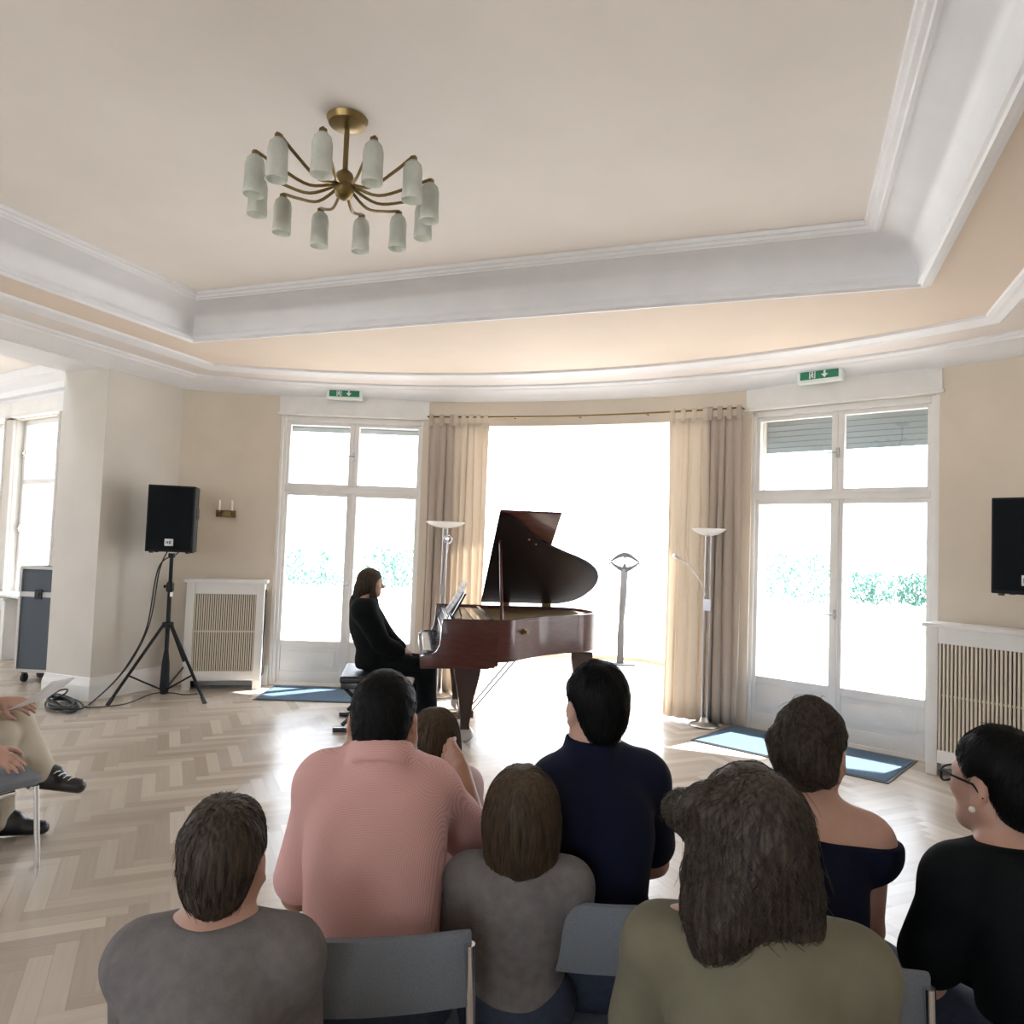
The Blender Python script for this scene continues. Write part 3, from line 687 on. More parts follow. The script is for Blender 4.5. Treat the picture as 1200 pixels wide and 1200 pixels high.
# ------------------------------------------------------------------ torchiere lamps
def torchiere(c, label, arm_az, ring, bowl=.15, top=1.71):
    r = empty('floor_lamp', (c[0], c[1], 0), 0, label=label, cat='floor lamp', group='torchiere floor lamps in front of the curtains')
    b = B(); lathe(b, [(0, 0), (.125, 0), (.13, .012), (.12, .022), (.06, .034), (.04, .05), (.03, .08), (0, .08)], n=32); obj('base', b, 'steel', r, smooth=40)
    for x in (-.022, .022):
        b = B(); tube(b, [(x, 0, .06), (x, 0, top-.06)], .008, 10); obj('pole', b, 'steel', r, smooth=60)
    b = B(); lathe(b, [(.0, top-.07), (.03, top-.065), (.035, top-.05), (0, top-.05)], n=20); obj('bowl_holder', b, 'steel', r); b = B(); bx(b, -.032, .032, -.012, .012, 1.0, 1.1); obj('pole_bracket', b, 'steel', r)
    b = B(); lathe(b, [*[(bowl*k/10, top-.06+.06*(k/10)**2.3) for k in range(11)], *[(max(0, bowl*k/10-.003), top-.055+.058*(k/10)**2.3) for k in range(10, -1, -1)]], n=40); obj('lamp_shade', b, 'opal', r, smooth=60)
    b = B(); dx, dy = math.cos(arm_az), math.sin(arm_az)
    if ring:
        tube(b, [(.0, 0, 1.08), (.01*dx, .01*dy, 1.3), (.03*dx, .03*dy, 1.45), (.03*dx, .03*dy, 1.50)], .006, 8); a_ = obj('reading_arm', b, 'steel', r, smooth=60)
        b = B(); q = V((.03*dx, .03*dy, 1.545)); tube(b, [q+(RT*math.cos(t)+UP*math.sin(t))*.04 for t in (2*PI*k/24 for k in range(24))], .008, 8, closed=True); lathe(b, [(0, -.012), (.022, -.012), (.026, .012), (0, .016)], q, 14, Matrix((RT, UP, -FW)).transposed()); obj('reading_lamp_head', b, 'chrome', a_, smooth=60)
    else:
        pts = catmull([(0, 0, 1.08), (.02*dx, .02*dy, 1.15), (.08*dx, .08*dy, 1.27), (.16*dx, .16*dy, 1.37), (.22*dx, .22*dy, 1.42), (.27*dx, .27*dy, 1.445)], 6)
        tube(b, pts, .006, 8); a_ = obj('reading_arm', b, 'steel', r, smooth=60)
        b = B(); d = (pts[-1]-pts[-4]).normalized(); tube(b, [pts[-1], pts[-1]+d*.07], [.011, .014], 10); obj('reading_lamp_head', b, 'chrome', a_, smooth=60)
    return r
p = atz(825, 851, 0); torchiere(p, 'slim steel floor lamp with a reading arm in front of the right curtain', YAW+PI+.25, False, top=1.715)
p = atz(514, 816, 0); torchiere(p, 'slim steel floor lamp behind the music desk in front of the left curtain', YAW, True, bowl=.20, top=1.715)

# ------------------------------------------------------------------ metal eye sculpture in the bay
sc = V((-2.05, 9.80, 0)); u = V((RT.x, RT.y, 0)).normalized(); zz = V((0, 0, 1)); nn = u.cross(zz)
r = empty('sculpture', sc, 0, label='iron eye on a tall twisted grey post standing in the bay', cat='sculpture')
b = B(); box(b, (.02, 0, .008), (.34, .22, .016), rot3(YAW)); obj('base_plate', b, 'iron', r)
b = B(); prof = [(.008, .044, 0.0), (.008, .044, .35), (.012, .032, .55), (.022, .042, .85), (.028, .040, 1.1), (.032, .042, 1.24)]
rows = []
for i, (cx, hw, z) in enumerate(prof):
    tw = .5*math.sin(i*1.1); e = u*math.cos(tw)+nn*math.sin(tw); g = nn*math.cos(tw)-u*math.sin(tw)
    rows.append([b.verts.new(u*cx+zz*(z+.012)+e*sx*hw+g*sy*.022) for sx, sy in ((-1, -1), (1, -1), (1, 1), (-1, 1))])
for A, C in zip(rows, rows[1:]):
    for k in range(4): b.faces.new((A[k], A[(k+1) % 4], C[(k+1) % 4], C[k]))
b.faces.new(rows[0][::-1]); b.faces.new(rows[-1]); obj('post', b, 'post', r, bevel=.003)
def arcband(z0, rise, w0, x0, x1, n=20):
    out, inn = [], []
    for i in range(n+1):
        t = i/n; x = x0+(x1-x0)*t; h = math.sin(PI*t)
        sg = 1 if rise > 0 else -1; out.append((x, z0+rise*h+.014*sg+w0*h*.3*sg)); inn.append((x, z0+rise*h*.74-.008*sg))
    return out+inn[::-1]
b = B(); prism(b, arcband(0, .10, .05, -.19, .19), u, zz, nn, .02, u*.03+zz*1.345); obj('upper_lid', b, 'iron', r)
b = B(); prism(b, arcband(0, -.10, .05, -.19, .19), u, zz, nn, .02, u*.03+zz*1.345); obj('lower_lid', b, 'iron', r)
b = B()
for sx in (-1, 1):
    for sz in (-1, 1): prism(b, [(sx*.175, 0), (sx*.185, sz*.022), (sx*.225, sz*.075), (sx*.205, sz*.02)], u, zz, nn, .012, u*.03+zz*1.345+nn*.004)
obj('lash', b, 'iron', r)
b = B(); prism(b, [(-.03, -.09), (.03, -.09), (.02, -.04), (.006, -.015), (0, .03), (-.006, -.015), (-.02, -.04)], u, zz, nn, .014, u*.03+zz*1.345); prism(b, [(-.02, .075), (.02, .075), (.004, .045), (-.004, .045)], u, zz, nn, .014, u*.03+zz*1.345); obj('pupil', b, 'iron', r)

# ------------------------------------------------------------------ chandelier
cc = at(402, 250, 3.25); cz = 2.98
r = empty('chandelier', (cc.x, cc.y, 3.345), 0, label='chandelier with a ring of frosted glass shades under the raised ceiling', cat='chandelier')
b = B(); lathe(b, [(0, 0), (.09, -.005), (.08, -.03), (.02, -.05), (0, -.05)], n=24); obj('ceiling_rose', b, 'brass', r, smooth=40)
b = B(); tube(b, [(0, 0, -.03), (0, 0, -0.3300)], .012, 10); lathe(b, [(0, -0.3700), (.035, -0.3500), (.05, -0.3000), (.035, -0.2500), (.012, -0.2300)], n=20); obj('stem', b, 'brass', r, smooth=50)
base_az = math.atan2(FW.y, FW.x)
for k in range(12):
    a = base_az+k*2*PI/12; n = V((math.cos(a), math.sin(a), 0)); R_ = .375
    b = B(); tube(b, catmull([n*.03+V((0, 0, -0.3000)), n*.15+V((0, 0, -0.3400)), n*.28+V((0, 0, -0.3000)), n*R_+V((0, 0, -0.2600)), n*R_+V((0, 0, -0.2850))], 5), .007, 8); arm = obj('arm', b, 'brass', r, smooth=60)
    q = n*R_
    b = B(); lathe(b, [(0, -0.2600), (.016, -0.2630), (.016, -0.2900), (0, -0.2920)], q, 10); obj('lamp_holder', b, 'brass', arm)
    b = B(); lathe(b, [(.0, -0.2750), (.018, -0.2780), (.034, -0.2950), (.040, -0.3200), (.040, -0.3900), (.043, -0.4450), (.041, -0.4450), (.037, -0.3900), (.037, -0.3200), (.03, -0.2980), (.012, -0.2830)], q, 20); obj('lamp_shade', b, 'frost', r, smooth=60)
# ------------------------------------------------------------------ grand piano: local x runs from keys to tail, local y from treble to bass
PZ = math.radians(28.0)
PO = V((-2.53, 4.99, 0))
pr = empty('grand_piano', PO, PZ, label='polished mahogany grand piano with its lid propped open', cat='grand piano')
KW = 1.45
bent = catmull([(.56, 0, 0), (.68, .05, 0), (.80, .19, 0), (.96, .37, 0), (1.18, .53, 0), (1.40, .67, 0), (1.54, .83, 0), (1.585, 1.02, 0), (1.54, 1.22, 0), (1.44, 1.37, 0), (1.28, KW, 0)], 6)
bent = [(p.x, p.y) for p in bent]
outl = [(.155, 0)]+bent+[(.155, KW)]
def inset(poly, d):
    return [(p.x, p.y) for p in offset_path([V(q) for q in poly], -d)]
inn = inset(outl, .045)
b = B()
def wallband(b, A, C, z0, z1):
    n = len(A); v = [[b.verts.new((*p, z)) for p in P] for P, z in ((A, z0), (A, z1), (C, z1), (C, z0))]
    for i in range(n-1):
        for k in range(4): b.faces.new((v[k][i], v[k][i+1], v[(k+1) % 4][i+1], v[(k+1) % 4][i]))
    b.faces.new([v[k][0] for k in range(4)]); b.faces.new([v[k][-1] for k in range(4)][::-1])
wallband(b, outl, inn, .625, .94)
obj('rim', b, 'mahog', pr, smooth=40)
arm = [(0, .575), (.0, .660), (.012, .668), (.075, .678), (.115, .70), (.138, .745), (.145, .80), (.15, .90), (.158, .94), (.58, .94), (.58, .60), (.50, .575)]
for y0 in (-.002, KW-.048):
    b = B(); prism(b, arm, (1, 0, 0), (0, 0, 1), (0, 1, 0), .05, (0, y0, 0)); obj('cheek', b, 'mahog', pr, bevel=.004)
b = B(); bx(b, .0, .56, .048, KW-.048, .575, .635); bx(b, .0, .03, .048, KW-.048, .635, .658); obj('keybed', b, 'mahog_d', pr)
b = B(); f = b.faces.new([b.verts.new((*p, .66)) for p in inn]); ex = bmesh.ops.extrude_face_region(b, geom=[f])
for v in ex['geom']:
    if isinstance(v, bmesh.types.BMVert): v.co.z = .63
obj('soundboard', b, 'gold', pr)
pl = inset(outl, .10); pl = [(max(.42, x), y) for x, y in pl]
b = B(); f = b.faces.new([b.verts.new((*p, .908)) for p in pl]); ex = bmesh.ops.extrude_face_region(b, geom=[f])
for v in ex['geom']:
    if isinstance(v, bmesh.types.BMVert): v.co.z = .87
obj('iron_plate', b, 'gold', pr, label='gilded iron plate')
b = B()
for i in range(44):
    y = .14+i*.027; xe = .60+.98*min(1, (y/1.2)**.75) if y < 1.28 else 1.55
    xe = min(xe, 1.56); tube(b, [(.46, y, .916), (xe, min(KW-.14, y+.05), .916)], .0012, 4)
obj('strings', b, 'steel', pr)
b = B(); bx(b, .40, .46, .1, KW-.1, .90, .925); bx(b, .52, .545, .12, KW-.12, .905, .935); obj('damper_rail', b, 'ebony', pr)
b = B(); bx(b, .17, .40, .048, KW-.048, .80, .83); obj('pin_block', b, 'mahog_d', pr)
# keyboard
kx0, kx1, ky0, kw = .030, .165, .085, (KW-.17)/52
b = B()
for i in range(52): bx(b, kx0, kx1, ky0+i*kw+.0006, ky0+(i+1)*kw-.0006, .655, .682)
kb = obj('keyboard', b, 'ivory', pr, label='row of white keys')
b = B()
for i in range(51):
    if (51-i) % 7 in (0, 2, 3, 5, 6): bx(b, kx0+.05, kx1, ky0+(i+1)*kw-.0055, ky0+(i+1)*kw+.0055, .682, .694)
obj('black_keys', b, 'ebony', kb, bevel=.001)
for y in (.048, KW-.085):
    b = B(); bx(b, .02, .17, y, y+.037, .635, .70); obj('key_block', b, 'ebony', pr, bevel=.003)
b = B(); prism(b, [(.16, .67), (.175, .67), (.20, .84), (.235, .93), (.22, .935), (.18, .85)], (1, 0, 0), (0, 0, 1), (0, 1, 0), KW-.10, (0, .05, 0)); obj('fallboard', b, 'ebony', pr, bevel=.002)
b = B(); bx(b, .20, .40, .048, KW-.048, .90, .918); obj('desk_shelf', b, 'mahog_d', pr)
# music desk, tilted towards the player
R_ = Matrix.Rotation(math.radians(28), 3, 'Y')
b = B(); box(b, V((.245, .72, .925))+R_ @ V((0, 0, .10)), (.016, .74, .22), R_); box(b, (.232, .72, .926), (.05, .74, .014)); d_ = obj('music_desk', b, 'mahog_d', pr, bevel=.003)
b = B(); tube(b, [(.325, .45, .92), (.29, .45, 1.02)], .006, 6); tube(b, [(.325, 1.0, .92), (.29, 1.0, 1.02)], .006, 6); obj('desk_prop', b, 'brass', d_)
# lid: main part hinged on the bass side, front flap folded back over it
U0, TH, HZ = .575, math.radians(32.5), .962
lid = [(x, y) for x, y in outl if x > U0+.004]
lid = [(U0, 0 if U0 < .6 else None)]+lid+[(U0, KW)] if False else lid
y_at = min((abs(x-U0), y) for x, y in bent[:20])[1]
full = [(U0, -.012)]+[(x+.012, y-.012) for x, y in bent if x > U0+.01 and y < 1.02]+[(x+.012, y) for x, y in bent if y >= 1.02]+[(U0, KW)]
HR = Matrix.Rotation(-TH, 3, 'X')
def hinge(p):
    q = HR @ V((p[0], p[1]-KW, p[2])); return V((q.x, q.y+KW, q.z+HZ))
def slab(poly, z0, z1):
    b = B(); A = [b.verts.new(hinge((*p, z0))) for p in poly]; C = [b.verts.new(hinge((*p, z1))) for p in poly]; n = len(poly)
    b.faces.new(A[::-1]); b.faces.new(C)
    for i in range(n): b.faces.new((A[i], A[(i+1) % n], C[(i+1) % n], C[i]))
    return b
ld = obj('lid', slab(full, 0, .022), 'lid_in', pr, bevel=.004)
fl = [(U0+.006, -.012), (U0+.50, -.012), (U0+.50, KW), (U0+.006, KW)]
obj('lid_front_flap', slab(fl, .026, .046), 'mahog', pr, bevel=.004)
for x in (.80, 1.2):
    b = B(); bx(b, x-.045, x+.045, KW-.012, KW+.008, .935, .972); obj('lid_hinge', b, 'brass', pr)
b = B(); pb, pt = V((.60, .035, .94)), hinge((U0+.05, KW-1.09, -.002)); tube(b, [pb, pt], [.013, .011], 8); obj('lid_prop', b, 'mahog', pr)
for x, y in ((.86, .33), (.93, .40)): b = B(); q = hinge((x, y, -.003)); lathe(b, [(0, -.006), (.008, -.006), (.008, .006), (0, .006)], q, 10); obj('lid_buffer', b, 'brass', pr)
b = B(); q = V((.795, .185, .84)); t = V((.55, -.83, 0)).normalized(); Rz = V((0, 0, 1)).rotation_difference(t).to_matrix(); lathe(b, [(0, -.004), (.022, -.004), (.022, .014), (.010, .018), (.010, .030), (.017, .034), (.017, .044), (0, .046)], q, 16, Rz); obj('rim_lock', b, 'brass', pr, smooth=40, label='round metal lid lock on the curved side')
# legs on castors
for x, y in ((.36, .17), (.36, KW-.17), (1.45, 1.06)):
    b = B(); prof = [(.58, .098), (.545, .098), (.50, .092), (.42, .074), (.32, .056), (.22, .042), (.13, .033), (.12, .036), (.095, .036)]
    rows = [[b.verts.new((x+sx*h, y+sy*h, z)) for sx, sy in ((-1, -1), (1, -1), (1, 1), (-1, 1))] for z, h in prof]
    for A, C in zip(rows, rows[1:]):
        for k in range(4): b.faces.new((A[k], C[k], C[(k+1) % 4], A[(k+1) % 4]))
    b.faces.new(rows[0]); b.faces.new(rows[-1][::-1]); lg = obj('leg', b, 'mahog_d', pr, bevel=.004)
    b = B(); box(b, (x, y, .085), (.062, .062, .022))
    Rw = rot3(-.5) @ Matrix.Rotation(PI/2, 3, 'X')
    lathe(b, [(0, -.016), (.055, -.016), (.060, -.008), (.060, .008), (.055, .016), (.018, .016), (.018, .022), (0, .022)], (x+.012, y, .060), 24, Rw); box(b, (x, y, .07), (.03, .05, .03)); obj('castor', b, 'steel', lg, smooth=40)
# pedal lyre
ly = KW/2
b = B()
for s in (-1, 1): tube(b, catmull([(.40, ly+s*.10, .575), (.40, ly+s*.085, .45), (.40, ly+s*.06, .30), (.40, ly+s*.09, .14)], 5), .017, 8)
bx(b, .34, .46, ly-.16, ly+.16, .085, .145); lyr = obj('pedal_lyre', b, 'mahog_d', pr)
for k in (-1, 0, 1):
    b = B(); bx(b, .22, .36, ly+k*.085-.016, ly+k*.085+.016, .06, .075); obj('pedal', b, 'brass', lyr, bevel=.004)
for s in (-1, 1):
    b = B(); tube(b, [(.45, ly+s*.08, .12), (.86, ly+s*.10, .62)], .006, 6); obj('brace_rod', b, 'iron', lyr)

# the music on the desk
def sheet(y0, y1, off, tilt_y, label):
    Rs = R_; b = B(); n = 6
    o = V((.228, 0, .934)); rows = []
    for j in range(n+1):
        t = j/n; row = []
        for y in (y0, (y0+y1)/2, y1):
            q = Rs @ V((-.010-off+.012*math.sin(t*2.2)*(1 if y != (y0+y1)/2 else 1.6), 0, .285*t)); row.append(b.verts.new(o+q+V((0, y, 0))))
        rows.append(row)
    for A, C in zip(rows, rows[1:]):
        for k in range(2): b.faces.new((A[k], A[k+1], C[k+1], C[k]))
    r = obj('sheet_music', b, 'paper', smooth=180, label=label, cat='sheet music', group='sheets of music on the piano'); r.matrix_world = pr.matrix_world
    r.location = PO; r.rotation_euler = (0, 0, PZ); md = r.modifiers.new('thick', 'SOLIDIFY'); md.thickness = .0012
    b = B(); w = y1-y0
    for j in range(5):
        for k in range(3):
            zc = .04+j*.048+k*.005; q = Rs @ V((-.016-off+.010*math.sin(zc/.285*2.2), 0, zc)); p = o+q
            box(b, (p.x, (y0+y1)/2, p.z), (.0008, w*.84, .0009), Rs)
    obj('printed_staves', b, 'ink', r)
sheet(.44, .70, .0, 0, 'open white sheet music on the music desk, nearer the audience')
sheet(.705, .965, .0, 0, 'open white sheet music on the music desk, nearer the curtain')

# ------------------------------------------------------------------ piano bench
def plocal(u, v, z=0): return PO+Matrix.Rotation(PZ, 3, 'Z') @ V((u, v, z))
bc = plocal(-.43, .72)
r = empty('piano_bench', bc, PZ, label='black padded piano bench under the pianist', cat='bench')
b = B(); bx(b, -.18, .18, -.34, .34, .385, .44); obj('seat_cushion', b, 'felt', r, bevel=.02, seg=3)
b = B(); bx(b, -.17, .17, -.33, .33, .34, .385); obj('seat_frame', b, 'ebony', r, bevel=.004)
for y in (-.27, .27):
    b = B(); tube(b, [(-.15, y, .345), (.15, y, .05)], .016, 8); tube(b, [(.15, y, .345), (-.15, y, .05)], .016, 8); obj('leg', b, 'ebony', r, label='crossed black legs')
    b = B(); bx(b, -.22, .22, y-.02, y+.02, 0, .035); obj('foot_rail', b, 'ebony', r, bevel=.004)
b = B()
for s in (-1, 1): tube(b, [(0, s*.335, .36), (0, s*.37, .36)], .008, 8); lathe(b, [(0, 0), (.026, 0), (.026, .02), (0, .02)], (0, s*.37, .36), 14, Matrix.Rotation(-s*PI/2, 3, 'X'))
obj('height_knob', b, 'ebony', r)
# ------------------------------------------------------------------ figures: smooth distance fields turned into one continuous surface
def nv(*p): return np.array(p, 'f')
class Field:
    def __init__(s): s.ops = []
    def add(s, fn, k=.02): s.ops.append((0, fn, k)); return s
    def sub(s, fn, k=.01): s.ops.append((1, fn, k)); return s
    def cut(s, fn, k=.006): s.ops.append((2, fn, k)); return s
    def __call__(s, P):
        d = np.full(len(P), 9., 'f')
        for op, fn, k in s.ops:
            e = fn(P)
            if op == 0: h = np.maximum(k-np.abs(d-e), 0)/k; d = np.minimum(d, e)-h*h*k*.25
            elif op == 1: e = -e; h = np.maximum(k-np.abs(d-e), 0)/k; d = np.maximum(d, e)+h*h*k*.25
            else: h = np.maximum(k-np.abs(d-e), 0)/k; d = np.maximum(d, e)+h*h*k*.25
        return d
def cone(a, b, ra, rb):
    a, b = nv(*a), nv(*b); ab = b-a; L = float(ab@ab)+1e-9
    def f(P):
        t = np.clip(((P-a)@ab)/L, 0, 1); q = P-a-t[:, None]*ab
        return np.sqrt((q*q).sum(1))-(ra+(rb-ra)*t)
    return f
def ell(c, r, Mx=None):
    c = nv(*c); r = nv(*r); A = np.array(Mx, 'f') if Mx is not None else None       # columns of Mx: the axes
    def f(P):
        q = P-c
        if A is not None: q = q@A
        k0 = np.sqrt(((q/r)**2).sum(1)); k1 = np.sqrt(((q/(r*r))**2).sum(1))+1e-6
        return k0*(k0-1)/k1
    return f
def half(p, n):
    p, n = nv(*p), nv(*n); n = n/np.linalg.norm(n)
    return lambda P: (P-p)@n
def grow(f, g): return lambda P: f(P)-g
def noisy(f, amp, freq, seed, stretch=(1, 1, 1), Mx=None, o=None):
    r = np.random.RandomState(seed); D = r.normal(size=(7, 3)); D /= np.linalg.norm(D, axis=1)[:, None]
    D = (D*nv(*stretch)*freq*r.uniform(.6, 1.6, (7, 1))).astype('f'); ph = r.uniform(0, 6.28, 7).astype('f'); A = np.array(Mx, 'f') if Mx is not None else None
    def g(P):
        Q = P if o is None else P-nv(*o)
        if A is not None: Q = Q@A
        return f(P)+amp*np.sin(Q@D.T+ph).sum(1)/3.5
    return g
def sdf_mesh(name, f, lo, hi, h, shift):
    lo, hi = nv(*lo), nv(*hi); BS = 8
    nb = np.ceil((hi-lo)/(h*BS)).astype(int); n = nb*BS
    ax = [lo[i]+h*np.arange(n[i], dtype='f') for i in range(3)]
    g = np.stack(np.meshgrid(*[np.arange(k) for k in nb], indexing='ij'), -1).reshape(-1, 3)
    cen = lo+h*(g*BS+(BS-1)/2.).astype('f'); dc = f(cen.astype('f'))
    val = np.repeat(np.repeat(np.repeat(dc.reshape(nb), BS, 0), BS, 1), BS, 2).astype('f')
    act = g[np.abs(dc) < h*BS*1.25]
    loc = np.stack(np.meshgrid(*[np.arange(BS)]*3, indexing='ij'), -1).reshape(-1, 3)
    for i in range(0, len(act), 300):
        gi = (act[i:i+300, None, :]*BS+loc[None]).reshape(-1, 3); v = f((lo+h*gi).astype('f')); val[gi[:, 0], gi[:, 1], gi[:, 2]] = v
    ins = val < 0
    cnt = sum(ins[i:n[0]-1+i, j:n[1]-1+j, k:n[2]-1+k].astype('i1') for i in (0, 1) for j in (0, 1) for k in (0, 1))
    cells = np.argwhere((cnt > 0) & (cnt < 8))
    idx = np.full(n, -1, 'i4'); idx[cells[:, 0], cells[:, 1], cells[:, 2]] = np.arange(len(cells))
    acc = np.zeros((len(cells), 3), 'f'); num = np.zeros(len(cells), 'f')
    cor = [(i, j, k) for i in (0, 1) for j in (0, 1) for k in (0, 1)]
    for a in cor:
        for bq in cor:
            if sum(abs(x-y) for x, y in zip(a, bq)) == 1 and a < bq:
                va = val[cells[:, 0]+a[0], cells[:, 1]+a[1], cells[:, 2]+a[2]]; vb = val[cells[:, 0]+bq[0], cells[:, 1]+bq[1], cells[:, 2]+bq[2]]
                m = (va < 0) != (vb < 0); t = np.where(m, va/np.where(m, va-vb, 1), 0)
                p = nv(*a)+(nv(*bq)-nv(*a))*t[:, None]; acc += p*m[:, None]; num += m
    ver = lo+h*(cells+acc/num[:, None])
    F = []
    for d in range(3):
        u, w = (d+1) % 3, (d+2) % 3
        s0 = [slice(1, -1)]*3; s1 = [slice(1, -1)]*3; s0[d] = slice(0, -1); s1[d] = slice(1, None)
        A, C = ins[tuple(s0)], ins[tuple(s1)]; e = np.argwhere(A != C); 
        off = np.array([1, 1, 1]); off[d] = 0; e = e+off
        fl = ins[e[:, 0], e[:, 1], e[:, 2]]
        q = []
        for du, dw in ((-1, -1), (0, -1), (0, 0), (-1, 0)):
            c = e.copy(); c[:, u] += du; c[:, w] += dw; q.append(idx[c[:, 0], c[:, 1], c[:, 2]])
        q = np.stack(q, 1); q[~fl] = q[~fl][:, ::-1]; F.append(q)
    F = np.concatenate(F); F = F[(F >= 0).all(1)]
    me = bpy.data.meshes.new(name); ver = (ver-nv(*shift)).astype('f')
    me.vertices.add(len(ver)); me.vertices.foreach_set('co', ver.ravel()); me.loops.add(F.size); me.loops.foreach_set('vertex_index', F.astype('i4').ravel())
    me.polygons.add(len(F)); me.polygons.foreach_set('loop_start', np.arange(0, F.size, 4, dtype='i4')); me.update(calc_edges=True); me.validate()
    return me

class Head:
    """head frame: x to the person's right, y forward, z up; c between the ears"""
    def __init__(s, c, yaw, pitch=0, roll=0, s_=1.):
        s.c = V(c); s.s = s_; s.R = Matrix.Rotation(yaw, 3, 'Z') @ Matrix.Rotation(pitch, 3, 'X') @ Matrix.Rotation(roll, 3, 'Y')
    def p(s, x, y, z): return s.c+s.R @ V((x, y, z))*s.s
    def d(s, x, y, z): return s.R @ V((x, y, z))
    def ell(s, c, r): return ell(s.p(*c), [q*s.s for q in r], s.R)
    def cone(s, a, b, ra, rb): return cone(s.p(*a), s.p(*b), ra*s.s, rb*s.s)
    def skull(s, F):
        F.add(s.ell((0, -.012, .035), (.076, .096, .090)), .01)
        F.add(s.ell((0, .030, -.040), (.060, .062, .078)), .05)
        F.add(s.ell((0, .066, -.092), (.026, .024, .022)), .03)
        for x in (-1, 1):
            F.add(s.ell((x*.040, .058, -.020), (.026, .026, .024)), .02)
            F.add(s.cone((x*.052, -.01, -.05), (x*.018, .062, -.092), .022, .020), .03)
        F.add(s.ell((0, .074, .022), (.050, .018, .016)), .02)
        for x in (-1, 1): F.sub(s.ell((x*.032, .098, .002), (.017, .013, .011)), .016)
        F.add(s.cone((0, .090, .008), (0, .116, -.030), .008, .013), .012); 
        for x in (-1, 1): F.add(s.ell((x*.012, .104, -.036), (.009, .011, .008)), .008)
        F.add(s.ell((0, .092, -.058), (.022, .011, .007)), .008); F.add(s.ell((0, .090, -.070), (.018, .011, .008)), .008); F.sub(s.ell((0, .104, -.064), (.020, .006, .0025)), .004)
        for x in (-1, 1):
            F.add(s.ell((x*.079, -.014, -.008), (.009, .021, .033)), .008); F.sub(s.ell((x*.088, -.008, -.004), (.006, .011, .020)), .006); F.add(s.ell((x*.080, -.004, -.036), (.007, .009, .010)), .006)
    def eyes(s, parent, shift):
        for x in (-1, 1):
            b = B(); bmesh.ops.create_uvsphere(b, u_segments=14, v_segments=10, radius=.0115*s.s)
            for v in b.verts: v.co += s.p(x*.032, .080, .002)-shift
            e = obj('eye', b, 'eye', parent, smooth=180)
            b = B(); bmesh.ops.create_uvsphere(b, u_segments=12, v_segments=8, radius=.0055*s.s)
            for v in b.verts: v.co += s.p(x*.032, .0892, .002)-shift
            obj('iris', b, 'iris', e, smooth=180)

def hand(F, w, d, n, thumb, s=1., curl=(.35, .4, .3), k=.012):
    """w wrist, d finger direction, n back of the hand, thumb +1/-1 along d x n"""
    w, d, n = V(w), V(d).normalized(), V(n); n = (n-d*n.dot(d)).normalized(); x = d.cross(n)*thumb
    Mx = Matrix((x, d, n)).transposed()
    F.add(ell(w+d*.045*s, (.040*s, .052*s, .016*s), Mx), .02)
    for i, (o, L, bb) in enumerate(((.030, .072, .088), (.010, .080, .094), (-.010, .074, .090), (-.028, .058, .080))):
        p = w+d*bb*s+x*o*s; q = d+x*(o*2.2); r0 = .0098*s; F.add(cone(w+d*.045*s+x*o*.8*s, p, .011*s, r0), .008); a = 0
        for j, fr in enumerate((.44, .32, .24)):
            a += curl[j]; e = (q.normalized()*math.cos(a)-n*math.sin(a)).normalized(); p2 = p+e*L*fr*s; r1 = r0-.0009*s; F.add(cone(p, p2, r0, r1), .004); p, r0 = p2, r1
    p = w+d*.022*s+x*.026*s; e = (d*.55+x*.75-n*.25).normalized()
    for L, r0, r1, nx in ((.042, .015, .0115, (d*.8+x*.42-n*.3)), (.032, .0115, .0105, (d*.95+x*.1-n*.3)), (.026, .0105, .009, d)):
        F.add(cone(p, p+e*L*s, r0*s, r1*s), .008); p = p+e*L*s; e = V(nx).normalized()

